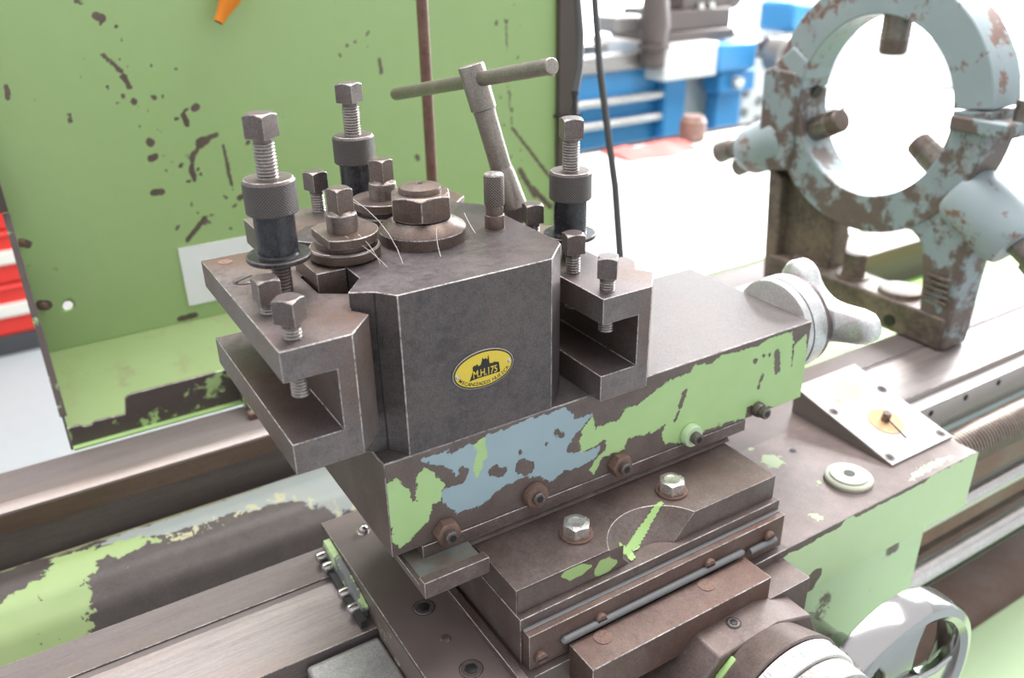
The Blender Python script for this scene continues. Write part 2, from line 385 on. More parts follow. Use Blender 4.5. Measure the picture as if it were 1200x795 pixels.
# ------------------------------------------------------------------ lathe bed
X0, X1 = -900, 2600
bed = thing('lathe_bed', 'long lathe bed with worn steel slideways and chipped green casting', 'lathe bed', (600, 300, FLOOR))
def strip(name, prof, mat, parent, bevel=0.8, edge=None):
    return part(name, prism(B(), prof, 'x', X0, X1), mat, parent, bevel, edge)
strip('front_way_flat', [(196, -213), (196, -300), (150, -300), (150, -213)], 'way_top_steel', bed, 0.6, 'worn_edge')
strip('front_way_groove', [(149.7, -214.8), (149.7, -300), (142, -300), (142, -214.4)], 'way_top_steel', bed, 0)
strip('front_way', [(141.5, -213.5), (141.5, -300), (66, -300), (64, -222), (64, -216)], 'way_steel', bed, 0.7, 'worn_edge')
strip('rear_way', [(532, -213), (532, -300), (449, -300), (449, -217), (456, -213)], 'way_top_steel', bed, 0.5, 'worn_edge')
strip('rear_way_face', [(448.9, -218), (448.9, -243), (447, -243), (447, -219)], 'way_side_steel', bed, 0)
strip('rear_way_ridge', [(464, -212.6), (456, -212.6), (447.5, -216.5), (447.5, -220), (456, -220)], 'way_steel', bed, 0.5)
web = [(450, -330), (446, -292), (420, -270), (385, -262), (350, -268), (322, -285), (300, -312), (285, -350), (280, -420), (200, -430), (200, -520), (450, -520)]
WP = []
for (ya, za), (yb, zb) in zip(web, web[1:]+web[:1]):
    k = max(1, int(math.hypot(yb-ya, zb-za)/7)) if max(za, zb) > -380 else 1
    WP += [(ya+(yb-ya)*t/k, za+(zb-za)*t/k) for t in range(k)]
wx = [-900, -500]+list(range(-420, 120, 9))+[300, 470]
wb_ = loft(B(), [[(xx, p[0], p[1]) for p in WP] for xx in wx])
wo = part('casting_web', wb_, 'web_paint', bed, sharp=50)
WDR = [(470, 300), (38, 325), (-8, 365), (-59, 368), (-102, 358), (-144, 367), (-180, 375), (-197, 357), (-221, 368), (-236, 342), (-251, 306), (-244, 240), (470, 200)]
WDL = [(-420, 444), (-267, 428), (-269, 388), (-281, 371), (-420, 389)]
WG = [(-420, 330), (-285, 374), (-275, 405), (-224, 405), (-177, 388), (-150, 372), (-178, 362), (-221, 373), (-230, 343), (-240, 330), (-244, 250), (-420, 240)]
WBL = [(-235, 399), (-186, 416), (-107, 414), (4, 425), (470, 430), (470, 315), (42, 325), (-11, 359), (-68, 374), (-148, 376), (-201, 390)]
store(wo, 'blue', lambda q: np.minimum(np.minimum(sdf(WBL, q), -sdf(WDR, q)), 8), 0, 1)
store(wo, 'moss', lambda q: np.minimum(12-np.abs(q[:, 1]-418+0.03*q[:, 0]), 12), 0, 1)
store(wo, 'cream', lambda q: 0.5-0.45*np.abs(sdf(WDR, q)+7), 0, 1)
store(wo, 'green', lambda q: np.minimum(np.minimum(sdf(WG, q), -np.maximum(sdf(WDL, q), sdf(WDR, q))), 7), 0, 1)
part('casting_web', prism(B(), [(450, -330), (420, -285), (330, -285), (280, -300), (200, -320), (200, -520), (450, -520)], 'x', 470, X1), 'bed_green', bed, 4)
part('bed_side', prism(B(), [(70, -300.2), (70, -352), (200, -352), (200, -300.2)], 'x', X0, X1), 'bed_blue', bed, 2)
part('bed_apron_plate', prism(B(), [(62, -352.2), (62, -520), (200, -520), (200, -352.2)], 'x', X0, X1), 'dirty_side', bed, 3)
part('bed_side', prism(B(), [(450, -300), (450, -520), (535, -520), (535, -300)], 'x', X0, X1), 'bed_green', bed, 2)
rk = []
x = 660.0
prof = [(660, -226), (660, -262)]
pitch = 8.0
nn = 78
for i in range(nn):
    xx = 660+i*pitch; prof += [(xx+1.2, -262), (xx+2.6, -268), (xx+4.4, -268), (xx+5.8, -262)]
prof += [(660+nn*pitch, -262), (660+nn*pitch, -226)]
part('gear_rack', prism(B(), prof, 'y', 44, 63.5), 'rack_steel', bed)
for i in range(8):
    part('rack_screw', rev(B(), [(4.5, 43.2), (4.5, 46)], (700+i*78, 0, -238), 14, 'y'), 'black', bed)
for xx in (-880, 2250):
    part('pedestal', box(B(), xx, xx+330, 80, 530, FLOOR, -520), 'bed_green', bed, 6)
tray = thing('chip_tray', 'brown stained sheet metal chip tray under the lathe bed', 'tray', (600, 300, FLOOR))
part('pan', box(B(), -540, 2240, -320, 620, -640, -628), 'dirty_tray', tray, 2)
part('rim', box(B(), -540, 2240, -330, -320, -640, -590), 'bed_green', tray, 2)
part('front_ledge', box(B(), 500, 2240, -320, -42, -628, -600), 'tray_green', tray, 4)
for xx in (-500, 2150): part('tray_leg', box(B(), xx, xx+40, -300, -260, FLOOR, -640), 'bed_green', tray, 2)
for xx in (-500, 2150): part('tray_leg', box(B(), xx, xx+40, 560, 600, FLOOR, -640), 'bed_green', tray, 2)

ls = thing('lead_screw', 'threaded lead screw shaft running along the blue bed side', 'lead screw', (600, 0, -272))
part('threaded_shaft', rev(B(), [(23.5, -600)]+[q for i in range(485) for q in ((26, -600+i*6.4), (26, -598+i*6.4), (23, -597+i*6.4), (23, -594.2+i*6.4))]+[(23, 2560)], (0, 0, -272), 24, 'x'), 'screw_shaft', ls, sharp=50)
fr = tag(part('feed_rod', rev(B(), [(12, -600), (13.5, -598), (13.5, 2500), (12, 2502)], (0, -8, -362), 24, 'x'), 'bright_steel'), 'thin bright feed rod just below the threaded lead screw', 'feed rod')
sr = tag(part('control_shaft', rev(B(), [(18, -600), (20, -598), (20, 2500), (18, 2502)], (0, -14, -452), 28, 'x'), 'bright_steel'), 'thick polished control shaft, lowest of the shafts beside the bed', 'control shaft')
part('keyway', box(B(), 620, 2490, -36, -33, -455, -449), 'black', sr)

# ------------------------------------------------------------------ saddle and apron
sad = thing('saddle', 'brown worn lathe saddle with green painted front and apron', 'saddle', (320, 50, -213))
outl = [(-20, -190), (40, -190), (56, -88), (655, -88), (655, 88), (560, 112), (340, 196), (-20, 196)]
part('saddle_body', prism(B(), outl, 'z', -212.9, -183), 'saddle_top', sad, 0.6, 'worn_edge')
fg = B(); face_grid(fg, (330, -88.6, -258), (326, 0, 0), (0, 0, 75.5), 82, 20)
so = part('painted_front', fg, 'saddle_face', sad)
chips = [(330, -183, 420, -181, 5), (450, -181, 560, -181, 3), (378, -262, 396, -240, 7), (352, -262, 372, -252, 6)]
store(so, 'green', lambda q: 6.0-np.maximum(0, capsule(chips, q)+6)*2.0+np.minimum(0, (-186-q[:, 1]))*1.3)
F1 = [(538, -76), (574, -71), (606, -72), (625, -75), (626, -82), (584, -82), (551, -84), (537, -83)]
F2 = [(455, 75), (448, 51), (441, 52), (442, 72)]
F3 = [(448, 43), (463, 27), (455, 11), (433, 12), (434, 32)]
F4 = [(404, -61), (416, -61), (415, -77), (399, -76)]
F5 = [(360, -92), (381, -87), (426, -90), (416, -94), (372, -94)]
F6 = [(456, -27), (468, -26), (458, -38), (449, -36)]
wg = B(); face_grid(wg, (346, -87.4, -182.7), (308, 0, 0), (0, 146, 0), 88, 42)
wo2 = part('worn_wing_top', wg, 'saddle_wing', sad)
store(wo2, 'green', lambda q: np.maximum.reduce([sdf(f, q) for f in (F1, F2, F3, F4, F5, F6)])-1.5, 0, 1)
part('front_skirt', box(B(), 331, 654.5, -88.2, -60, -258, -213), 'brown_steel', sad, 0.8)
ap = thing('apron', 'pale green lathe apron casting below the saddle front', 'apron', (320, -20, -420))
part('front_cover', box(B(), 60, 632, -62, -42, -420, -258.5), 'apron_green', ap, 2)
part('end_cover', box(B(), -16, 58, -78, -42, -420, -263), 'saddle_side', ap, 2)
part('end_wall', box(B(), -16, 0, -42, 40, -420, -320), 'saddle_side', ap, 2)
part('side_paint', box(B(), -20.6, -19.9, -190, 60, -212.5, -186), 'saddle_side', sad)
part('side_wall', box(B(), -19.9, 44, -189, 58, -262, -213.1), 'saddle_side', sad, 1.0, 'worn_edge')
part('guide_strip', box(B(), 40, 47, -110, 190, -183.2, -176), 'holder_steel', sad, 0.5, 'worn_edge')
def cap_screw(parent, x, y, z, r=9.5, mat='screw_steel', depth=5):
    s = part('cap_screw', rev(B(), [(r, -6), (r, -0.2), (r-0.8, 0.6), (r*0.62, 0.6), (r*0.60, 0.2)], (x, y, z), 28), mat, parent)
    part('hex_socket', nut(B(), 6, r*1.02, -1, 0.9, (x, y, z), 0.3, 2, crown=0.999), 'black', s)
    part('screw_ring', rev(B(), [(r+0.7, -0.5), (r+0.7, 0.12), (r+0.05, 0.12), (r+0.05, -0.5)], (x, y, z), 28), 'black', s)
    return s
cap_screw(sad, 15, 31, -183); cap_screw(sad, 16, -53, -183); cap_screw(sad, 482, 27, -183, 7)
part('dowel_pin', rev(B(), [(5, -2), (5, 0.4), (3, 1.4), (0.5, 1.5)], (13.5, -12.5, -183), 18), 'screw_steel', sad)
part('oil_nipple', rev(B(), [(7, -1), (7, 0.4), (5, 0.6), (5.4, 2.5), (4.6, 5), (2.6, 6.6), (0.5, 7.2)], (11.5, 160, -183), 20), 'bright_steel', sad)
part('round_cap', rev(B(), [(25, -1), (25.5, 4), (24, 5.5), (20, 6), (20, 8), (6, 8.2)], (489, -44, -183), 40), 'cream_cap', sad, sharp=25)
part('cap_hole', rev(B(), [(6, 0), (6, 8.6), (0.5, 8.6)], (489, -44, -183), 20), 'black', sad)
# wiper bracket on the left face of the saddle
wip = part('way_wiper', prism(B(), [(172, -186), (180, -206), (180, -222), (146, -222), (140, -210), (82, -218), (76, -200), (120, -190)], 'x', -27, -20.2), 'wiper_paint', sad, 0.8)
part('wiper_felt', prism(B(), [(176, -206), (176, -212.7), (66, -212.7), (66, -204)], 'x', -33, -27), 'rubber', wip)
for yy, zz in ((170, -203), (152, -203), (110, -204), (88, -206)):
    part('wiper_screw', rev(B(), [(0.5, -38), (3, -37.5), (5, -36), (5.5, -33), (5.5, -27)], (0, yy, zz), 16, 'x'), 'bright_steel', wip)
gcv = thing('gear_cover', 'plain light grey metal cover box beside the front slideway and saddle', 'cover', (-55, -30, -420))
part('cover_shell', prism(B(), [(60, -224), (56, -219), (-120, -219), (-120, -420), (60, -420)], 'x', -89, -20.8), 'grey_casting', gcv, 3)

# thread dial plate (wedge)
dp = thing('dial_plate', 'white slanted dial plate with copper disc and pointer on the saddle', 'dial plate', (603, 15, -183))
YB, ZB, YF, ZF = 88.0, -147.0, -55.0, -180.0
part('wedge', prism(B(), [(YF, ZF-2), (YF, -182.65), (YB, -182.65), (YB, ZB-2)], 'x', 548, 657), 'plate_side', dp, 0.5)
ld = Vector((0, YB-YF, ZB-ZF)); LL = ld.length; ld.normalize(); nd = Vector((1, 0, 0)).cross(ld)
PM = Matrix(((1, ld.x, nd.x, 548), (0, ld.y, nd.y, YF), (0, ld.z, nd.z, ZF), (0, 0, 0, 1)))
part('face_plate', box(B(), 0, 109, 0, LL, -2, 0, PM), 'plate_white', dp, 0.5, 'worn_edge')
part('blank_disc', rev(B(), [(21, -0.5), (21, 0.35), (0.5, 0.4)], (58, 117, 0), 36, 'z', PM), 'plate_blank', dp)
part('copper_disc', rev(B(), [(21, -0.5), (21, 0.8), (0.5, 0.9)], (54, 53, 0), 36, 'z', PM), 'copper_disc', dp)
kn = part('pointer_knob', nut(B(), 6, 9, 0.5, 12, (54, 55, 0), 0.2, 3, M=PM), 'clamp_steel', dp, 0.4)
part('pointer', box(B(), -0.9, 0.9, -33, 0, 4, 5.2, PM @ Matrix.Translation((54, 53, 0)) @ Matrix.Rotation(-0.2, 4, 'Z')), 'black', kn)
part('copper_dot', rev(B(), [(4, -0.5), (4, 0.3), (0.3, 0.3)], (30, 105, 0), 16, 'z', PM), 'copper_disc', dp)
for a, b in ((8, 93), (100, 96), (100, 10), (8, 10)):
    s = part('plate_screw', rev(B(), [(6, -0.5), (6, 0.5), (4, 0.7)], (a, b, 0), 18, 'z', PM), 'screw_steel', dp)
    part('hex_socket', nut(B(), 6, 7, 0.3, 0.9, (a, b, 0), 0, 2, crown=0.999, M=PM), 'black', s)
tk = B()
for k in range(24):
    a = 2*PI*k/24; M = PM @ Matrix.Translation((54, 53, 0)) @ Matrix.Rotation(a, 4, 'Z')
    box(tk, 31, 36 if k % 3 else 39, -0.5, 0.5, 0, 0.15, M)
part('dial_tick', tk, 'machine_grey', dp, kind='stuff')

# ------------------------------------------------------------------ cross slide
cs = thing('cross_slide', 'brown cross slide block with screwed front strip under the compound plate', 'cross slide', (200, 50, -183))
part('slide_block', box(B(), 52, 345, -72, 150, -182.8, -134.5), 'brown_steel', cs, 0.6, 'worn_edge')
fs = part('front_strip', box(B(), 54, 343, -82, -72.2, -181, -145), 'bracket_steel', cs, 0.5, 'worn_edge')
part('strip_gasket', box(B(), 54, 343, -76, -72.1, -145, -144.2), 'sealant', cs, 0.3)
for xx, zz in ((64, -170), (124, -160), (246, -158), (322, -160)):
    s = part('strip_screw', rev(B(), [(0.6, -86.6), (4.5, -86.4), (5.6, -85), (5.6, -81.5)], (xx, 0, zz), 18, 'y'), 'rusty_nut', fs)
    part('slot', box(B(), xx-4.5, xx+4.5, -86.9, -86, zz-0.7, zz+0.7), 'black', s)
tb = B(); tube(tb, [(84, -84.5, -164), (86, -84.5, -163), (150, -84.5, -162.5), (220, -84.5, -162.5), (286, -84.5, -162.5), (288, -84.5, -163)], [2, 3.4, 3.4, 3.4, 3.4, 2], 12)
part('sealant_bead', tb, 'sealant', cs)
tb = B(); tube(tb, [(296, -85, -166), (330, -85, -166)], 3.2, 12); part('sealant_bead', tb, 'sealant', cs)
# feed screw bracket, its bar and housing
fb = thing('feed_bracket', 'brown feed screw bracket with bar and graduated cross feed dial', 'feed bracket', (210, -100, -212))
part('bar', box(B(), 90, 289, -119, -86, -204, -168), 'bracket_steel', fb, 0.7, 'worn_edge')
part('end_block', box(B(), 289.5, 342, -121, -84, -250, -192), 'brown_steel', fb, 0.5, 'worn_edge')
for xx, yy in ((118, -95), (233, -95)): part('plug', rev(B(), [(8, -170), (8, -167.4), (0.5, -167)], (xx, yy, 0), 20), 'rusty_nut', fb)
hous = [(150, -330), (150, -240), (200, -189), (268, -186), (312, -200), (330, -240), (330, -330)]
part('housing', prism(B(), hous, 'y', -150, -88.5), 'brown_steel', fb, 2.0)
part('housing_rib', prism(B(), [(176, -330), (176, -260), (196, -205), (212, -192), (212, -330)], 'y', -156, -150), 'bed_green', fb, 1)
cap_screw(fb, 236, -128, -187, 6)
AXX, AXZ = 249, -247
part('collar', rev(B(), [(55, -149), (62, -149), (64, -150.5), (72, -179), (71, -180), (60, -180)], (AXX, 0, AXZ), 64, 'y'), 'brown_steel', fb, sharp=30)
dr = part('graduated_drum', rev(B(), [(50, -181), (69, -181), (70, -182), (69.5, -199), (68, -200), (50, -200)], (AXX, 0, AXZ), 96, 'y'), 'scale_drum', fb, sharp=30)
tk = B()
for k in range(120):
    a = 2*PI*k/120; L = 11 if k % 5 == 0 else 6
    M = Matrix.Translation((AXX, 0, AXZ)) @ Matrix.Rotation(a, 4, 'Y')
    box(tk, 69.1, 70.1, -183-L, -183, -0.3, 0.3, M)
part('graduation', tk, 'black', dr, kind='stuff')
part('locking_ring', rev(B(), [(30, -200), (64, -200), (66, -202), (66, -222), (64, -224), (38, -224), (38, -232), (5, -232)], (AXX, 0, AXZ), 48, 'y'), 'knurl_lock', fb)

# chrome hand wheel on the apron
hw = thing('handwheel', 'chromed apron handwheel with solid web in front of the green apron', 'handwheel', (432, -160, -460))
HX, HZ = 432, -348
rimp = [(111, -152), (114, -154), (114, -180), (110, -186), (102, -188), (95, -184), (93, -176), (95, -162), (100, -154), (106, -151)]
def rim_ring(bm, prof, c, seg=72):
    R = []
    for k in range(seg):
        a = 2*PI*k/seg; R.append([(c[0]+r*math.cos(a), y, c[1]+r*math.sin(a)) for r, y in prof])
    R.append(R[0]); return loft(bm, R, caps=False)
part('rim', rim_ring(B(), rimp, (HX, HZ)), 'chrome', hw, sharp=40)
for k in range(3):
    a0 = math.radians(100+120*k); sp = []
    for r, wd, y0, y1 in ((28, 20, -165, -182), (60, 26, -168, -182), (97, 46, -164, -180)):
        c = Vector((math.cos(a0), 0, math.sin(a0))); t = Vector((-math.sin(a0), 0, math.cos(a0))); o = Vector((HX, 0, HZ))
        sp.append([o+c*r+t*wd+Vector((0, y0, 0)), o+c*r-t*wd+Vector((0, y0, 0)), o+c*r-t*wd+Vector((0, y1, 0)), o+c*r+t*wd+Vector((0, y1, 0))])
    part('web_spoke', loft(B(), sp), 'chrome', hw, 4, seg=3)
part('hub', rev(B(), [(20, -100), (24, -140), (34, -152), (36, -170), (32, -186), (20, -192), (3, -193)], (HX, 0, HZ), 40, 'y'), 'chrome', hw)
part('wheel_shaft', rev(B(), [(18, -61.5), (18, -100)], (HX, 0, HZ), 24, 'y'), 'bright_steel', hw)

# ------------------------------------------------------------------ compound rest
cr = thing('compound_base', 'brown swivel plate with two hex bolts and scooped edge under the top slide', 'swivel base', (190, 20, -134))
ta = arc(193, -85, 52, 180-22.6, 22.6, 20); ba = arc(193, -88, 34, 180-42.6, 42.6, 20)
top = [(53, -65)]+ta+[(343, -65), (343, 150), (53, 150)]
bot = [(53, -65)]+ba+[(343, -65), (343, 150), (53, 150)]
pl = part('swivel_plate', prism(B(), top, 'z', -110, -134.3, bot), 'brown_steel', cr, 0.3, 'worn_edge')
G1 = [(98, -115), (102, -111), (115, -112), (124, -118), (117, -121), (105, -121)]
G2 = [(131, -127), (136, -119), (144, -119), (152, -127), (144, -131), (135, -131)]
pf = B(); face_grid(pf, (54, -65.5, -133), (106, 0, 0), (0, 0, 22), 53, 12)
po = part('painted_edge', pf, 'plate_face', cr); store(po, 'green', lambda q: np.maximum(sdf(G1, q), sdf(G2, q))+2.5)
# thin green paint streak left in the machined scoop
sc = B()
stk = [(160, -62), (166, -52), (172, -54), (180, -50), (192, -45), (210, -41), (224, -38), (225, -42), (206, -47), (192, -52), (184, -57), (178, -56), (176, -64), (170, -66), (168, -60)]
gx = np.arange(158, 228, 1.0); gy = np.arange(-68, -36, 1.0)
GP = np.array([(a, b) for b in gy for a in gx]); ins = sdf(stk, GP) > 0; vd = {}
def scoop(a, b):
    rr = math.hypot(a-193, b+86.5); t = min(max((rr-33.5)/(52.3-33.5), 0), 1); return -134.3+24.3*t+1.1
for k in range(len(GP)):
    if not ins[k]: continue
    a, b = GP[k]; q = []
    for da, db in ((0, 0), (1, 0), (1, 1), (0, 1)):
        key = (round(a+da), round(b+db))
        if key not in vd: vd[key] = sc.verts.new((key[0], key[1], scoop(*key)))
        q.append(vd[key])
    sc.faces.new(q)
part('paint_streak', sc, 'bed_green', cr)
for xx, yy in ((134, -33), (244, -30)):
    hb = part('hex_bolt', nut(B(), 6, 22, -108, -97, (xx, yy, 0), 0.35, 6), 'zinc_bolt', cr, 0.3)
    part('washer', rev(B(), [(15, -110), (15, -108.4), (14.4, -107.8), (8, -107.8)], (xx, yy, 0), 32), 'rusty_nut', hb)
    part('bolt_recess', rev(B(), [(8, -97.2), (7.6, -96.6), (6.4, -96.6), (5.6, -96.9), (0.4, -96.9)], (xx, yy, 0), 24), 'zinc_bolt', hb)
part('dovetail_body', prism(B(), [(-36, -93), (-36, -108.5), (150, -108.5), (150, -89), (60, -89), (26, -89), (16, -101.5), (-26, -101.5), (-26, -94)], 'x', -12, 46), 'brown_steel', cr, 0.5, 'worn_edge')
part('dovetail_body', prism(B(), [(2, -109.8), (150, -109.8), (150, -89), (30, -89)], 'x', 46, 350), 'brown_steel', cr, 0.6)
part('gutter_paint', prism(B(), [(-25.5, -101.4), (-25.5, -95.5), (-22, -100.6), (15, -100.6), (15, -101.4)], 'x', -8, 45), 'gutter_grey', cr)
part('swivel_neck', box(B(), 20, 340, 10, 150, -134, -108.6), 'brown_steel', cr)

ts = thing('top_slide', 'top slide with flaking green and blue paint on its long front face', 'top slide', (212, 90, -88))
part('slide_body', box(B(), -22, 446, 0, 178, -88, -0.6), 'brown_steel', ts, 0.6, 'worn_edge')
part('machined_top', box(B(), -21.5, 445.5, 0.6, 177.5, -1.5, 0), 'slide_top_steel', ts, 0.5, 'worn_edge')
GL = [(-21, -17), (-13, -15), (-9, -25), (-4, -32), (-2, -44), (3, -43), (5, -20), (10, -15), (16, -20), (26, -36), (22, -49), (15, -50), (10, -65), (0, -70), (-5, -77), (-14, -79), (-20, -73), (-20, -57), (-22, -42), (-22, -27)]
BL = [(9, -7), (18, -7), (31, -6), (30, -12), (48, -8), (58, -9), (67, -5), (87, -6), (105, -3), (129, -5), (143, -3), (151, -12), (152, -19), (172, -19), (161, -27), (144, -44), (146, -50), (164, -56), (181, -56), (177, -65), (159, -69), (144, -66), (129, -72), (119, -62), (95, -56), (81, -58), (60, -69), (49, -68), (38, -68), (28, -56), (23, -42), (31, -41), (44, -43), (48, -38), (51, -30), (40, -22), (39, -32), (36, -25), (28, -18)]
GS = [(56, -9), (64, -5), (66, -20), (63, -30), (57, -39), (54, -29), (59, -19)]
GR = [(160, -46), (165, -28), (173, -23), (175, -37), (193, -34), (203, -36), (209, -26), (223, -27), (255, -14), (285, -12), (288, -5), (310, -11), (323, -5), (345, -7), (371, -8), (386, -4), (417, -5), (423, -23), (439, -14), (450, -60), (449, -86), (412, -88), (381, -75), (366, -73), (364, -86), (321, -78), (333, -83), (316, -81), (286, -87), (259, -78), (256, -65), (262, -56), (254, -58), (243, -61), (214, -57), (208, -68), (184, -67), (176, -82), (173, -76), (181, -65), (192, -61), (187, -48), (175, -53), (162, -53)]
holes = [(400, -22, 404, -45, 5), (370, -23, 370, -24, 4), (382, -43, 379, -56, 3), (389, -22, 389, -22, 3.5), (381, -20, 381, -20, 3), (423, -20, 424, -45, 2), (279, -30, 276, -45, 4), (276, -44, 270, -58, 2.5)]
bholes = [(73, -40, 80, -44, 6), (100, -46, 106, -50, 8), (98, -32, 99, -31, 3), (136, -24, 140, -30, 4), (125, -32, 125, -32, 3)]
tg = B(); face_grid(tg, (-21.2, -0.5, -87), (466.4, 0, 0), (0, 0, 86.5), 234, 44)
to = part('painted_front', tg, 'slide_face', ts)
store(to, 'green', lambda q: np.minimum(np.maximum.reduce([sdf(GL, q), sdf(GS, q), sdf(GR, q)]), -capsule(holes, q)))
store(to, 'blue', lambda q: np.minimum(sdf(BL, q), -capsule(bholes, q)))
part('gib_strip', box(B(), 4, 366, -1, 14, -101, -88.3), 'brown_steel', ts, 0.6, 'worn_edge')
for i, (xx, zz) in enumerate(((25, -79.6), (111.5, -78.2), (202.6, -80), (289.4, -78.7), (380, -80))):
    if i < 4: g = part('gib_nut', rev(B(), [(11.5, -1), (11.5, -5), (10.5, -8), (6, -8)], (xx, 0, zz), 28, 'y'), ['rusty_nut', 'rusty_nut', 'rusty_nut', 'apron_green'][i], ts) if i in (1, 3) else \
        part('gib_nut', nut(B(), 6, 20, 0, 9, rot=0.4, k=4, M=Matrix.Translation((xx, -0.5, zz)) @ Matrix.Rotation(PI/2, 4, 'X')), 'rusty_nut', ts, 0.3)
    else: g = part('gib_nut', rev(B(), [(8, -1), (8, -6), (7, -8), (5, -8)], (xx, 0, zz), 24, 'y'), 'screw_steel', ts)
    sp = part('gib_screw', rev(B(), [(6, -7), (6, -14 if i != 1 else -10), (5.2, -15 if i != 1 else -11), (3, -15 if i != 1 else -11)], (xx, 0, zz), 20, 'y'), 'screw_steel', ts)
    part('hex_socket', rev(B(), [(3.4, -10), (3.4, -15.3 if i != 1 else -11.3), (0.4, -15.3 if i != 1 else -11.3)], (xx, 0, zz), 6, 'y'), 'black', sp)
# drum and crank at the end of the top slide
part('screw_flange', rev(B(), [(47, 446), (50, 447), (50, 456), (44, 457)], (0, 52, -26), 56, 'x'), 'cast_alloy', ts, sharp=25)
part('graduated_drum', rev(B(), [(40, 457), (51, 457), (51.5, 459), (51.5, 474), (50, 477), (30, 477)], (0, 52, -26), 64, 'x'), 'cast_alloy', ts, sharp=25)
part('drum_ring', rev(B(), [(30, 477), (49, 477), (50, 478), (50, 482), (40, 484), (15, 484)], (0, 52, -26), 64, 'x'), 'screw_steel', ts, sharp=25)
def crank_outline(scale):
    arms = [(math.radians(a), l) for a, l in ((76, 46), (169, 78), (285, 58))]; out = []
    def f(px, py):
        ds = [math.hypot(px, py)-30]
        for a, l in arms:
            t = min(max(px*math.cos(a)+py*math.sin(a), 0), l)
            ds.append(math.hypot(px-t*math.cos(a), py-t*math.sin(a))-(20-3*t/l))
        return -9*math.log(sum(math.exp(-d/9) for d in ds))
    for k in range(90):
        a = 2*PI*k/90; r = 125.0
        while r > 20 and f(r*math.cos(a), r*math.sin(a)) > 0: r -= 0.5
        out.append((52+scale*r*math.cos(a), -26+scale*r*math.sin(a)))
    return out
cb = B(); loft(cb, [[(xx, p[0], p[1]) for p in crank_outline(s)] for xx, s in ((484, 0.86), (487, 0.95), (492, 1.0), (503, 1.0), (508, 0.95), (511, 0.84))])
part('crank_handle', cb, 'cast_alloy', ts, sharp=60)

# ------------------------------------------------------------------ tool post
tp = thing('tool_post', 'blackened quick-change tool post block with large centre nut and oval yellow badge', 'tool post', (65, 92, 0))
pout = [(0, 0), (130, 0), (155, 25), (157, 30), (157, 154), (133, 184), (111, 184), (89, 166), (41, 166), (19, 184), (-3, 184), (-27, 160), (-9, 138), (-9, 46), (-27, 24), (-11, 15)]
part('block', prism(B(), pout, 'z', 0.05, 133), 'blackened_steel', tp, 0.6, 'worn_edge')
part('corner_groove', box(B(), -0.4, 0.4, -0.5, 0.5, 2, 132, Matrix.Translation((-11.2, 14.6, 0))), 'black', tp)
part('nut_collar', rev(B(), [(36, 133), (36, 142), (35, 143.5), (24, 150.5), (10, 150.5)], (70, 101, 0), 56), 'clamp_steel', tp, 0.5, 'worn_edge', sharp=25)
part('centre_nut', nut(B(), 6, 46, 151, 172, (70, 101, 0), 0.62, 8, True), 'clamp_steel', tp, 0.7, 'worn_edge', sharp=25)
part('stud_end', rev(B(), [(17.5, 171), (17.5, 174), (16.5, 176.5), (8, 178.5), (2.5, 178.6), (2, 177.5), (0.3, 177.5)], (70, 101, 0), 40), 'clamp_steel', tp, sharp=25)
def clamp(x, y, rot, flat_side):
    c = part('clamp_stem', rev(B(), [(12, 120), (12, 166), (11.2, 168), (8, 170), (4, 170)], (x, y, 0), 32), 'clamp_steel', tp, 0.5, 'worn_edge', sharp=25)
    part('square_drive', nut(B(), 4, 14.5, 169, 188, (x, y, 0), rot, 8), 'clamp_steel', c, 0.5, 'worn_edge', sharp=25)
    d = []
    for k in range(48):
        a = 2*PI*k/48; px, py = 27*math.cos(a), 27*math.sin(a)
        if flat_side: px = max(px, -19)
        d.append((x+px, y+py))
    part('upper_disc', prism(B(), d, 'z', 147.5, 154.5), 'clamp_steel', c, 0.6, 'worn_edge', sharp=25)
    part('neck', rev(B(), [(22, 142), (22, 148)], (x, y, 0), 40), 'screw_steel', c)
    part('lower_disc', rev(B(), [(20, 134), (27, 134.5), (27.5, 136), (27.5, 142), (26.5, 143), (20, 143)], (x, y, 0), 48), 'clamp_steel', c, 0.4, 'worn_edge', sharp=25)
    return c
c1 = clamp(0, 95, 0.25, True)
part('clamp_shoe', box(B(), -33, -10, 70, 121, 60, 133), 'clamp_steel', c1, 0.5, 'worn_edge')
c2 = clamp(62, 158, 0.5, False)
part('clamp_shoe', box(B(), 42, 88, 168, 190, 60, 133), 'clamp_steel', c2, 0.5, 'worn_edge')
pn = part('index_pin', rev(B(), [(8.6, 132), (8.6, 143), (8.2, 144), (7.4, 144.5), (7.4, 152), (7, 153)], (133, 91, 0), 32), 'clamp_steel', tp, sharp=25)
part('knurled_head', rev(B(), [(6.5, 152), (8.4, 152.5), (8.6, 154), (8.6, 177), (7.8, 178.6), (2, 179)], (133, 91, 0), 32), 'knurl_pin', pn, sharp=40)
part('pin_band', rev(B(), [(7, 177), (8.2, 178), (7.6, 179.2), (3, 179.6)], (133, 91, 0), 32), 'worn_edge', pn)

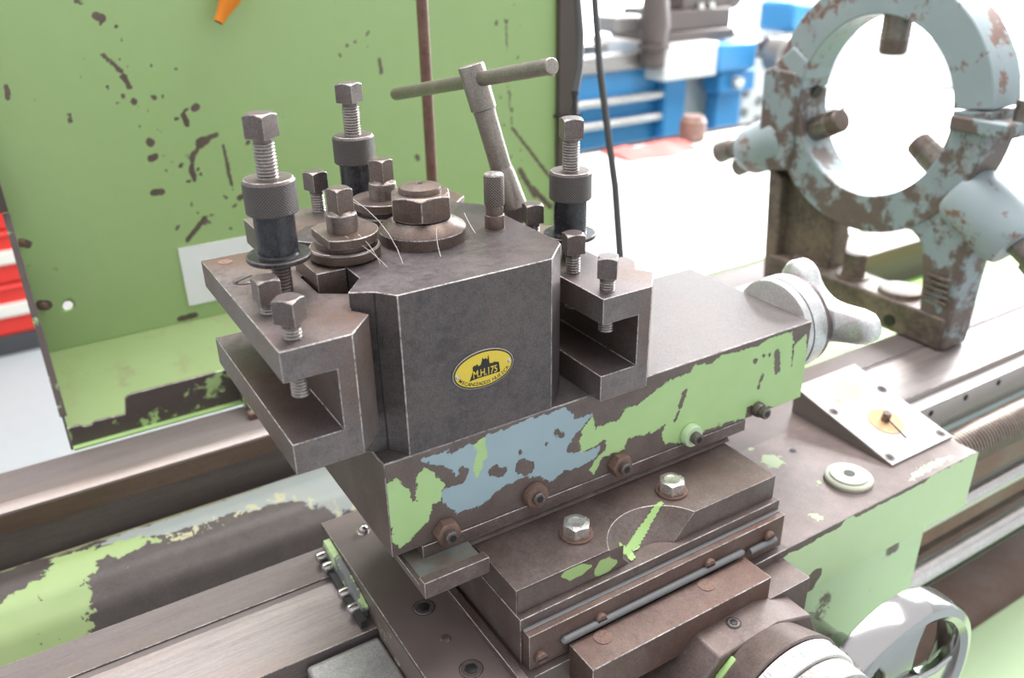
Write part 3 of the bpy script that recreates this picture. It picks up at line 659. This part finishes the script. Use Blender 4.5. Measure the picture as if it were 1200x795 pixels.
# oval badge, in the plane of the block's front face
bx, bz = 66.1, 56.6; EA, EB = 27.0, 16.2; rotb = math.radians(1.2)
def oval(s, n=64, dx=0.0): return [(bx+(EA*s-dx)*math.cos(2*PI*k/n), bz+(EB*s-dx)*math.sin(2*PI*k/n)) for k in range(n)]
bd = part('badge', prism(B(), oval(1.0), 'y', -1.0, 0.02), 'badge_rim', tp, 0.3)
part('badge_line', prism(B(), oval(1.0, dx=0.7), 'y', -1.15, -0.9), 'black', bd)
part('badge_field', prism(B(), oval(1.0, dx=1.9), 'y', -1.25, -1.0), 'badge_yellow', bd)
sil = [(-13, -7.5), (-11, -3), (-9.5, 0.5), (-9.8, 4), (-8.5, 5.2), (-7, 4.8), (-6.5, 5.6), (-5, 5.2), (-4.6, 3.6), (-2.6, 4.4), (-1.4, 7.6), (-1.2, 9.8), (-0.6, 9.8), (-0.4, 8.6), (0.8, 8.6), (2.0, 9.2), (2.4, 8.2), (3.6, 7.6), (3.9, 10.6), (4.6, 10.6), (4.9, 6.8), (5.2, 3.8), (7.0, 3.2), (9, 3.4), (9.6, 4.2), (10.4, 3.2), (12.6, 2.8), (13.6, 2.2), (14.2, -3.2), (14.4, -6.4), (6, -6.4), (0, -6.5), (-6, -6.6), (-11, -7.0)]
part('castle_silhouette', prism(B(), [(bx+a, bz+b) for a, b in sil], 'y', -1.35, -1.2), 'black', bd)
tx = B(); text_mesh(tx, 'M.H.175', 8.6, lambda a, b: (bx+1.2+a*0.74, -1.42, bz-5.4+b), 0.0, 0.10); part('lettering', tx, 'badge_yellow', bd)
tx = B(); word = 'MECANIZADOS HUESCA'
rx, rz = EA-4.7, EB-4.5
ta_ = np.radians(np.linspace(196, 344, 400)); al = np.concatenate(([0], np.cumsum(np.hypot(np.diff(rx*np.cos(ta_)), np.diff(rz*np.sin(ta_))))))
wd_ = np.array([1.25 if c_ == 'M' else 0.5 if c_ in 'I ' else 1.0 for c_ in word]); ce = (np.cumsum(wd_)-wd_/2)/wd_.sum()
for i, chh in enumerate(word):
    if chh == ' ': continue
    t = float(np.interp(ce[i]*al[-1], al, ta_))
    ox, oz = bx+rx*math.cos(t), bz+rz*math.sin(t); sl = math.atan2(rz*math.cos(t), -rx*math.sin(t))
    def place(a, b, ox=ox, oz=oz, sl=sl):
        b -= 1.6
        return (ox+a*math.cos(sl)-b*math.sin(sl), -1.32, oz+a*math.sin(sl)+b*math.cos(sl))
    text_mesh(tx, chh, 4.2, place, 0.0, 0.07)
part('lettering', tx, 'black', bd)
for sgn in (-1, 1):
    part('rivet', rev(B(), [(0.2, -2.3), (1.2, -2.1), (1.9, -1.2)], (bx+sgn*23, 0, bz+sgn*0.8), 16, 'y'), 'bright_steel', bd)

# ------------------------------------------------------------------ tool holders
A_OUT = [(0, 0), (37, 0), (50, 0), (72, 24), (64, 38), (76, 54), (76, 66), (56, 80), (56, 120), (76, 134), (76, 146), (64, 162), (72, 176), (50, 200), (37, 200), (0, 200)]
ZL = (0.0, 24.3, 71.2, 94.0)
def holder_body():
    bm = B(); n = len(A_OUT); V = [[bm.verts.new((p[0], p[1], z)) for p in A_OUT] for z in ZL]
    for k in range(3):
        rng = [(i, (i+1) % n) for i in range(n)] if k != 1 else [(i, i+1) for i in range(1, n-2)]+[(n-2, 1)]
        for i, j in rng: bm.faces.new((V[k][i], V[k][j], V[k+1][j], V[k+1][i]))
    bm.faces.new(V[0][::-1]); bm.faces.new(V[3])
    for k in (1, 2): bm.faces.new((V[k][0], V[k][1], V[k][n-2], V[k][n-1]))
    return bm
def set_screw(parent, y, head, rot, deep=20.0, xx=15):
    """square headed clamping screw; head = gap between the jaw and the underside of the head"""
    zt = 94.0
    s = part('clamp_screw', rev(B(), thread(6.4, zt-22.8-deep+20-6, zt+head-1, 2.3, 0.9), (xx, y, 0), 22), 'thread_steel', parent, sharp=70)
    part('square_head', nut(B(), 4, 16, zt+head-1, zt+head+16.5, (xx, y, 0), rot, 8), 'screw_steel', s, 0.6, 'worn_edge', sharp=25)
    part('head_neck', rev(B(), [(6.6, zt+head-4), (6.6, zt+head)], (xx, y, 0), 22), 'screw_steel', s)
    return s
def adjuster(parent, dz, rot):
    zt = 94.0; cx, cy = 36, 98
    a = part('height_adjuster', rev(B(), thread(7.2, zt-2, zt+27+dz, 2.6, 1.0), (cx, cy, 0), 24), 'screw_steel', parent, sharp=70)
    part('flange', rev(B(), [(8, 26.3), (23, 26.3), (23.5, 26.8), (23.5, 29.6), (22.8, 30.2), (10, 30.2)], (cx, cy, zt+dz), 48), 'black_sleeve', a, 0.4, 'screw_steel', sharp=25)
    part('sleeve', rev(B(), [(15.6, 30), (14.6, 31.5), (14.6, 62)], (cx, cy, zt+dz), 40), 'black_sleeve', a, sharp=25)
    part('knurled_collar', rev(B(), [(14, 61.5), (18, 61.5), (18.6, 62.2), (18.6, 84)], (cx, cy, zt+dz), 48), 'knurl_collar', a, sharp=25)
    part('collar_top', rev(B(), [(18.6, 84), (17.0, 86.2), (7, 86.2)], (cx, cy, zt+dz), 48), 'screw_steel', a, 0.4, 'worn_edge', sharp=25)
    part('stud', rev(B(), thread(7.6, zt+85, zt+111, 2.3, 1.0), (cx, cy, dz), 24), 'thread_steel', a, sharp=70)
    part('stud_neck', rev(B(), [(6.8, 110), (6.8, 115)], (cx, cy, zt+dz), 24), 'screw_steel', a)
    part('square_head', nut(B(), 4, 17, 114, 131, (cx, cy, zt+dz), rot, 8), 'screw_steel', a, 0.6, 'worn_edge', sharp=25)
h1 = thing('tool_holder', 'steel tool holder clamped on the tool post, empty slot overhanging the bed', 'tool holder', (-91.5, -17, 27), local=True, group='quick-change tool holders')
part('holder_body', holder_body(), 'holder_steel', h1, 0.6, 'worn_edge')
set_screw(h1, 16, 13, 0.72, 34); set_screw(h1, 66, 10, 0.05, 20)
ss = part('slotted_plug', rev(B(), [(8.5, 92), (8.5, 94.6), (7.5, 95.4), (0.5, 95.6)], (17, 136, 0), 28), 'screw_steel', h1)
part('slot', box(B(), -8, 8, -0.9, 0.9, 95, 95.75, Matrix.Translation((17, 136, 0)) @ Matrix.Rotation(0.5, 4, 'Z')), 'black', ss)
part('plug_hole', rev(B(), [(6, 93), (6, 94.25), (0.4, 94.25)], (16, 186, 0), 22), 'rusty_nut', h1)
adjuster(h1, 0, 0.62)
h2 = thing('tool_holder', 'steel tool holder standing loose on the top slide beneath the T-handle wrench', 'tool holder', (170, -14, 4), local=True, group='quick-change tool holders')
h2.location.z = 0.0003
part('holder_body', holder_body(), 'holder_steel', h2, 0.6, 'worn_edge')
for k, (yy, hd, rr, dp_) in enumerate(((15, 13, 0.85, 28), (63, 19, 1.3, 24), (126, 29, 1.3, 20), (160, 20, 1.3, 20))): set_screw(h2, yy, hd, rr, dp_)
adjuster(h2, -8, 1.25)
h3 = thing('tool_holder', 'steel tool holder mounted on the back of the tool post facing the green guard', 'tool holder', (-36, 252, 34), -PI/2, local=True, group='quick-change tool holders')
part('holder_body', holder_body(), 'holder_steel', h3, 0.6, 'worn_edge')
set_screw(h3, 66, 21, 0.3, 20)
adjuster(h3, -16, 0.6)

# ------------------------------------------------------------------ T wrench standing on a holder screw
wr_ = thing('t_wrench', 'grey steel T-handle wrench leaning on a clamp screw behind the tool post', 'wrench', (186, 148, 126))
b0 = Vector((185, 146, 127)); t0 = pix(551.5, 76, 748); L = (t0-b0).length; WM = axis_matrix(b0, t0)
part('socket', rev(B(), [(9.6, 0.5), (13.5, 0), (14, 1), (11, 34), (9.9, 38)], (0, 0, 0), 36, 'z', WM), 'wrench_steel', wr_, sharp=30)
part('shaft', rev(B(), [(9.9, 37), (9.7, 60), (9.9, L-44), (10.4, L-40)], (0, 0, 0), 36, 'z', WM), 'wrench_steel', wr_, sharp=30)
part('head', rev(B(), [(10.4, L-40), (11.6, L-39), (11.8, L-2), (11.0, L), (3, L+0.4)], (0, 0, 0), 36, 'z', WM), 'wrench_steel', wr_, 0.4, 'worn_edge', sharp=25)
eL = pix(463, 110.5, 915); eR = pix(647, 77.5, 648); LB = (eR-eL).length; BM = axis_matrix(eL, eR)
brr = part('bar', rev(B(), [(3, 0), (5.2, 0.8), (6.5, 3), (6.5, LB-1), (5.8, LB), (0.5, LB)], (0, 0, 0), 32, 'z', BM), 'wrench_steel', wr_, sharp=30)
part('end_ball', rev(B(), [(0.4, 6.5), (2.4, 6), (3.6, 3.8), (3.9, 1.2), (3.2, -1.5)], (0, 0, 4.6), 18, 'z', BM @ Matrix.Translation((0, 0, LB-13)) @ Matrix.Rotation(math.radians(90), 4, 'X') @ Matrix.Rotation(math.radians(60), 4, 'Y')), 'bright_steel', brr)

# ------------------------------------------------------------------ green splash guard behind the bed
sg = thing('splash_guard', 'green painted splash guard with scuffed panel and trough behind the tool post', 'splash guard', (200, 640, -213))
GY = 700.0
gp = B(); face_grid(gp, (-217, GY, -148), (840, 0, 0), (0, 0, 620), 240, 177)
for f in [f for f in gp.faces if any((v.co.x+176)**2+(v.co.z+86)**2 < 30 for v in f.verts)]: pass
# the small round hole: snap the nearest grid faces out and round the opening
hc = Vector((-176, GY, -86)); hf = [f for f in gp.faces if (f.calc_center_median()-hc).length < 7.5]
bmesh.ops.delete(gp, geom=hf, context='FACES')
for v in gp.verts:
    if (v.co-hc).length < 12 and any(e.is_boundary for e in v.link_edges): v.co = hc+(v.co-hc).normalized()*6.2
go = part('panel', gp, 'guard_green', sg)
sol = go.modifiers.new('thickness', 'SOLIDIFY'); sol.thickness = 0.003; sol.offset = 1
st = [(-66, 272, -60, 269, 4), (-66, 268, -62, 262, 1), (-68, 226, -50, 205, 2), (-50, 200, -44, 185, 2.5), (-43, 166, -42, 168, 3), (30, 104, 34, 106, 6), (36, 108, 52, 112, 2.5), (26, 98, 16, 82, 1.5), (14, 76, 12, 70, 2.5), (14, 57, 12, 72, 3), (-33, 113, -33, 113, 5), (-31, 94, -36, 92, 4), (-31, 46, -41, 47, 4), (15, 143, 17, 130, 3), (33, 152, 30, 150, 4), (19, 1, -10, -27, 2.5), (16, 88, 20, 92, 3), (60, 96, 62, 40, 1.5),
      (516, 235, 520, 184, 0.8), (519, 131, 526, 62, 0.6), (526, 62, 611, -44, 2), (565, -46, 602, -85, 4), (500, 9, 494, -4, 3), (540, -10, 570, -60, 4), (-209, 9, -203, 6, 5), (-207, -78, -200, -80, 6), (-40, -140, -18, -139, 3.5), (70, 20, 90, 30, 3), (-120, 160, -121, 150, 1.5), (-180, 200, -182, 186, 2), (300, 190, 302, 170, 2), (350, 40, 352, 36, 3)]
rs = random.Random(3)
for _ in range(95):
    bx_, by_, *_r2 = rs.choice(st); xx = bx_+rs.gauss(0, 22); yy = by_+rs.gauss(0, 22); st.append((xx, yy, xx+rs.gauss(0, 2), yy+rs.gauss(0, 2), rs.uniform(0.2, 1.8)))
store(go, 'green', lambda q: 3.4-np.maximum(0, capsule(st, q)+3.2)*1.3+0.5*np.minimum(0, q[:, 1]+148))
part('trough_floor', prism(B(), [(548, -213), (548, -210), (GY, -147), (GY, -150)], 'x', -216, 620), 'guard_floor', sg)
part('end_plate', prism(B(), [(546, -216), (GY+2, -152), (GY+2, 470), (690, 470), (660, 60), (548, -168)], 'x', -219, -216.2), 'guard_lip', sg, 0.5)
part('end_rail', prism(B(), [(546, -168), (656, 60), (660, 60), (550, -170)], 'x', -221, -213), 'guard_lip', sg, 0.8)
part('front_lip', prism(B(), [(-217, -213), (-4, -213), (-4, -160), (-140, -160), (-146, -164), (-150, -186), (-186, -184), (-190, -188), (-198, -188), (-202, -184), (-217, -184)], 'y', 544, 547.5), 'guard_lip', sg, 0.6, 'worn_edge')
part('lip_base', box(B(), -216, 620, 536, 547, -213.0, -209.5), 'bed_green', sg, 0.5)
br = part('lip_bracket', prism(B(), [(547, -212.8), (492, -212.8), (492, -206), (534, -160), (547, -160)], 'x', -8, -3), 'guard_lip', sg, 0.8)
part('bracket_foot', box(B(), -12, 10, 488, 500, -213, -203), 'rusty_nut', br, 2)
part('lip_panel', box(B(), -3, 300, 538, 543, -212.8, -150), 'rusty_rod', sg, 0.6)
for xx, zz in ((-209, 10), (-204, -79)): part('panel_bolt', nut(B(), 6, 9, 0, 6, k=3, M=Matrix.Translation((xx, GY, zz)) @ Matrix.Rotation(PI/2, 4, 'X')), 'rusty_nut', sg, 0.3)
part('edge_clamp', box(B(), -225, -214, 640, 660, 66, 100), 'steel_post', sg, 1)
part('guard_post', box(B(), 612, 652, 690, 730, -213, 900), 'steel_post', sg, 1.5)
bt = B(); rim_ring(bt, [(1.5, 0), (0, 1.5), (-1.5, 0), (0, -1.5)], (0, 0), 4) if False else box(bt, 608, 656, 686, 734, 70, 74); part('cable_tie', bt, 'rubber', sg)
ps = tag(part('paper_sheet', box(B(), -25, 98, GY-2.2, GY-0.6, -123, -36, Matrix.Translation((0, 0, 0))), 'paper_white', None, 0.2), 'white paper sheet stuck low on the green splash guard panel', 'paper')
rd = tag(part('vertical_rod', rev(B(), [(6, 20), (7, 21), (7, 300), (9.5, 300), (10, 306), (10, 316), (7, 318), (7, 900)], (262, 470, 0), 24), 'rusty_rod'), 'thin brown rusty vertical rod in front of the green guard', 'rod')
tagp = part('rod_foot', rev(B(), [(7, -212), (7, 20.5)], (262, 470, 0), 20), 'rusty_rod', rd)
nz = thing('coolant_nozzle', 'orange plastic coolant nozzle hanging in front of the green guard', 'nozzle', (90, 560, 240))
n1 = pix(256, 26, 1090); n2 = pix(275, -14, 1090); NM = axis_matrix(n1, n2)
part('nozzle_tip', rev(B(), [(4, 0.5), (6.5, 0), (6.8, 8), (9, 18), (15, 44), (16, 60)], (0, 0, 0), 24, 'z', NM), 'orange_plastic', nz, sharp=40)
part('nozzle_mouth', rev(B(), [(4.6, -0.4), (4.6, 1), (0.5, 1)], (0, 0, 0), 18, 'z', NM), 'black', nz)
hp = B(); tube(hp, [n2, n2+(n2-n1)*0.6+Vector((0, 20, 30)), n2+Vector((30, 20, 180)), n2+Vector((32, 24, 420))], 12, 14); part('hose', hp, 'rubber', nz)
cb1 = B(); tube(cb1, [pix(668, -60, 1130), pix(676, -10, 1130), pix(680, 40, 1125), pix(679, 80, 1120), pix(674, 108, 1115), pix(671, 135, 1120)], 5.4, 10)
tag(part('post_cable', cb1, 'rubber'), 'black cable tied against the brown guard post', 'cable')
cb2 = B(); tube(cb2, [pix(694, -80, 1180), pix(697, 0, 1180), pix(703, 80, 1180), pix(713, 160, 1175), pix(721, 220, 1170), pix(726, 290, 1160), pix(730, 345, 1150), pix(726, 400, 1150)], 5.0, 10)
tag(part('hanging_cable', cb2, 'rubber'), 'dark cable hanging free beside the post over the white bench', 'cable')

# ------------------------------------------------------------------ steady rest
sd = thing('steady_rest', 'large round steady rest in chipped blue paint clamped on the bed', 'steady rest', (935, 310, -213))
RC, RI, RO = (308, 112), 130, 186
XA, XB = 905, 968
def ringpart(name, a0, a1, mat, ri=RI, ro=RO, xa=XA, xb=XB, n=40, bevel=2.0):
    pts = arc(*RC, ro, a0, a1, n)+arc(*RC, ri, a1, a0, n)
    return part(name, prism(B(), pts, 'x', xa, xb), mat, sd, bevel, None)
ringpart('upper_ring', 4, 172, 'rest_blue_clean'); ringpart('lower_ring', 173, 363.2, 'rest_blue')
part('split_flange', box(B(), XA-8, XB+6, 92, 176, 104, 124), 'rest_blue', sd, 3)
part('hinge_lug', prism(B(), [(440, 132), (448, 146), (500, 150), (516, 140), (512, 40), (486, -20), (440, -10)], 'x', XA-6, XB), 'rest_blue', sd, 5)
part('hinge_cap', prism(B(), [(434, 134), (430, 165), (462, 185), (500, 152)], 'x', XA-3, XB-4), 'rest_blue_clean', sd, 4)
part('leg', prism(B(), [(478, 0), (460, -213), (356, -213), (352, -110), (360, -76), (440, 0)], 'x', XA+22, XB), 'rest_base', sd, 3)
part('leg_edge', prism(B(), [(486, -10), (470, -213), (448, -213), (452, -110), (456, -30)], 'x', XA, XA+30), 'rest_base', sd, 3)
part('leg', prism(B(), [(232, -52), (206, -50), (186, -66), (176, -110), (170, -160), (166, -213), (120, -213), (118, -150), (116, -70), (100, -30), (126, 40), (160, 30)], 'x', XA+2.5, XB-2), 'rest_blue', sd, 4)
part('base_bar', box(B(), XA-2, XB, 124, 462, -212.8, -162), 'rest_base', sd, 4)
for yy in (225, 398):
    bo = part('base_boss', rev(B(), [(34, -163), (32, -156), (29, -155), (13, -155)], (XA+36, yy, 0), 40), 'rest_base', sd, sharp=30)
    part('bolt_hole', rev(B(), [(13, -160), (13, -154.6), (0.5, -154.6)], (XA+36, yy, 0), 24), 'black', bo)
hb = part('clamp_bolt', nut(B(), 6, 34, -160, -122, (XA+32, 312, 0), 0.2, 6), 'rest_base', sd, 1)
part('washer', rev(B(), [(26, -163), (26, -159.6), (12, -159.6)], (XA+32, 312, 0), 32), 'rest_base', hb)
part('set_screw', rev(B(), [(9, 900), (9, 904)], (0, 210, -195), 20, 'x'), 'black', sd)
for k in range(5): part('cast_rib', box(B(), XA-3, XA+1, 128, 166, -142+k*9, -138+k*9), 'rest_base', sd, 1)
XM = (XA+XB)/2
for ang, tip in ((90, 74), (212, 78), (335, 76)):
    a = math.radians(ang); d = Vector((0, math.cos(a), math.sin(a))); c = Vector((XM, RC[0], RC[1]))
    JM = axis_matrix(c+d*tip, c+d*(RO+50))
    j = part('jaw', rev(B(), [(8, 0), (17, 0.6), (19, 4), (19.5, 22), (20.5, 23), (20.5, 85)], (0, 0, 0), 32, 'z', JM), 'rest_jaw', sd, sharp=25)
    part('jaw_tip', rev(B(), [(7, -0.6), (17, 0), (19.2, 3.6), (19.7, 20)], (0, 0, 0), 32, 'z', JM), 'clamp_steel', j, sharp=25)
    if ang != 90:
        part('jaw_boss', rev(B(), [(40, 0), (46, 10), (43, 92), (36, 104), (10, 104)], (0, 0, RO-tip-8), 36, 'z', JM), 'rest_blue_clean', sd, sharp=35)
        part('adjusting_screw', rev(B(), [(14, 0), (14, 30), (18, 32), (20, 60), (12, 64)], (14 if ang == 335 else 0, 14 if ang == 335 else 0, RO-tip+90), 28, 'z', JM), 'rest_jaw', sd, sharp=35)
        if ang == 335: part('lock_screw', rev(B(), [(10, 0), (10, 26), (16, 30), (18, 52), (10, 58)], (-20, -18, RO-tip+96), 24, 'z', JM), 'rest_jaw', sd, sharp=35)
part('inner_hole', rev(B(), [(11, 0), (11, 4)], (0, 0, 0), 20, 'z', axis_matrix((XM+4, RC[0]+131, RC[1]+2), (XM+4, RC[0]+124, RC[1]))), 'black', sd)
ey = part('clamp_eye', rim_ring(B(), [(20, -8), (24, -4), (24, 4), (20, 8), (14, 6), (14, -6)], (0, 0), 28), 'bright_steel', sd)
ey.rotation_euler = (0, 0, 1.2); ey.location = (Vector((XM, 88, 170))-OFF[sd.name])*S
part('eye_bolt', rev(B(), [(12, 118), (12, 150), (7, 152)], (XM, 100, 0), 20), 'rest_jaw', sd)

# ------------------------------------------------------------------ white bench and far blue lathe
bn = thing('work_bench', 'white-topped work bench behind the lathe in bright daylight', 'bench', (2000, 1270, FLOOR))
part('bench_top', box(B(), 900, 4200, 760, 1785, -360, -330), 'bench_white', bn, 2)
part('bench_edging', box(B(), 900, 4200, 1785.5, 1793, -362, -318), 'cabinet_dark', bn, 1)
for xx in (960, 2500, 4080):
    for yy in (800, 1700): part('bench_leg', box(B(), xx, xx+60, yy, yy+60, FLOOR, -360), 'machine_white', bn, 2)
rg = B(); rows = []
for i in range(9):
    rows.append([(1530+i*36, 1600+14*math.sin(i*1.1)+y, -329.5+z*(0.55+0.45*math.sin(i*0.9)**2)) for y, z in ((0, 0), (30, 16), (70, 26), (120, 22), (160, 8), (175, 0))])
loft(rg, rows)
tag(part('red_cloth', rg, 'cloth_red', sharp=60), 'faded red cloth bunched at the far edge of the white bench', 'cloth')
pt = tag(part('brown_jar', rev(B(), [(38, -329.5), (46, -322), (46, -262), (36, -250), (36, -244), (8, -243)], (1900, 1730, 0), 32), 'rusty_nut'), 'round brown jar on the far edge of the white bench', 'jar')

LY = 2300
bl = thing('blue_lathe', 'bright blue metal lathe standing behind the white bench', 'lathe', (2500, 2450, FLOOR))
part('bed_casting', box(B(), 1000, 2335, LY, LY+360, -480, -170), 'machine_blue', bl, 8)
part('gap_panel', box(B(), 2336, 3050, LY+60, LY+360, -520, -171), 'machine_white', bl, 8)
for zz in (-279, -368): part('shaft', rev(B(), [(18, 1000), (18, 2230)], (0, LY-34, zz), 24, 'x'), 'zinc_bolt', bl)
part('shaft_bracket', box(B(), 2215, 2330, LY-60, LY, -480, -190), 'machine_blue', bl, 8)
part('way', box(B(), 1000, 3050, LY-20, LY+70, -170, -108), 'machine_grey', bl, 4)
part('way', box(B(), 1000, 3050, LY+250, LY+340, -170, -100), 'bright_steel', bl, 4)
part('pedestal', box(B(), 1100, 1700, LY+20, LY+340, FLOOR, -480), 'machine_blue', bl, 10)
part('pedestal', box(B(), 2400, 3000, LY+20, LY+340, FLOOR, -480), 'machine_blue', bl, 10)
part('carriage', box(B(), 2150, 2440, LY-120, LY+380, -215, -78), 'machine_white', bl, 10)
part('carriage_step', box(B(), 2200, 2600, LY-40, LY+300, -85, -40), 'machine_dark', bl, 6)
part('cross_block', box(B(), 2230, 2590, LY-20, LY+260, -40, 40), 'machine_dark', bl, 6)
part('tool_block', box(B(), 2330, 2570, LY, LY+220, 40, 150), 'machine_dark', bl, 6)
for xx in (2420, 2480): part('block_screw', rev(B(), [(14, 40), (14, 62), (3, 64)], (xx, LY-10, 0), 20), 'zinc_bolt', bl)
part('handle_rest', box(B(), 1990, 2160, LY, LY+120, -30, 30), 'machine_grey', bl, 8)
part('cone_centre', rev(B(), [(40, -160), (52, -150), (52, -90), (66, -86), (66, -72), (50, -70), (62, 0), (48, 110), (30, 220), (12, 260)], (2130, LY-70, 0), 32), 'machine_dark', bl, sharp=40)
part('apron', box(B(), 2430, 2650, LY-130, LY, -205, -92), 'machine_blue', bl, 12)
part('apron', box(B(), 2470, 2680, LY-110, LY, -300, -205), 'machine_blue', bl, 12)
part('support', box(B(), 2500, 2645, LY-70, LY, -520, -300), 'machine_blue', bl, 8)
part('lever_knob', rev(B(), [(10, -160), (26, -156), (28, -130), (12, -128)], (2540, LY, -250), 24, 'y'), 'zinc_bolt', bl)
part('hand_wheel', rev(B(), [(60, -250), (72, -240), (72, -160), (60, -150)], (2720, LY, -150), 40, 'y'), 'machine_grey', bl)
part('wheel_nose', rev(B(), [(10, -330), (44, -322), (48, -250)], (2740, LY, -160), 32, 'y'), 'rusty_nut', bl)
part('cross_bar', rev(B(), [(38, 2780), (38, 3100)], (0, LY-60, -132), 28, 'x'), 'wrench_steel', bl)
part('tailstock', box(B(), 2985, 3130, LY, LY+200, -99, 30), 'machine_blue', bl, 20)
part('wheel_cap', rev(B(), [(46, -300), (52, -296), (52, -262), (46, -258)], (2748, LY, -120), 28, 'y'), 'cabinet_dark', bl)
part('lamp_head', rev(B(), [(30, -40), (70, -30), (70, 30), (30, 40)], (2640, LY+60, 92), 28, 'y'), 'machine_dark', bl)
part('motor_cover', box(B(), 2690, 3040, LY-20, LY+300, -520, -180), 'machine_white', bl, 16)
for k in range(5): part('cover_knob', rev(B(), [(6, -30), (20, -28), (22, -20)], (2725+k % 2*90, LY, -330-k*42), 18, 'y'), 'machine_grey', bl)

# ------------------------------------------------------------------ red tool cabinet, far left
tc = thing('tool_cabinet', 'red tool cabinet with white label strips far behind the guard', 'cabinet', (-640, 3150, FLOOR))
part('body', box(B(), -1100, -190, 2920, 3400, -975, -150), 'cabinet_red', tc, 6)
part('plinth', box(B(), -1090, -200, 2900, 3390, FLOOR, -975), 'cabinet_dark', tc, 4)
for k in range(4):
    z0 = -968+k*196
    d = part('drawer', box(B(), -1090, -200, 2898, 2922, z0, z0+186), 'cabinet_red', tc, 4)
    part('label_strip', box(B(), -1085, -206, 2888, 2900, z0+70, z0+118), 'label_white', d, 2)
    part('handle', box(B(), -1080, -210, 2890, 2898, z0+172, z0+182), 'cabinet_red', d, 2)
# ------------------------------------------------------------------ loose lint on the tool post
ln = B()
for a, m_, b in (((-6, 76, 156), (8, 68, 148), (16, 52, 134)), ((12, 100, 176), (30, 72, 160), (28, 50, 135)), ((4, 74, 156), (10, 66, 150), (14, 60, 134.5)), ((66, 66, 152), (62, 62, 144), (60, 50, 134)), ((126, 132, 136), (118, 110, 134), (110, 84, 133.6))):
    pa, pm, pb = Vector(a), Vector(m_), Vector(b)
    tube(ln, [pa.lerp(pm, t).lerp(pm.lerp(pb, t), t) for t in (0, 0.2, 0.4, 0.6, 0.8, 1)], 0.22, 5)
lo_ = part('lint', ln, 'label_white', kind='stuff'); tag(lo_, 'thin pale lint strands clinging to the tool post top', 'lint')
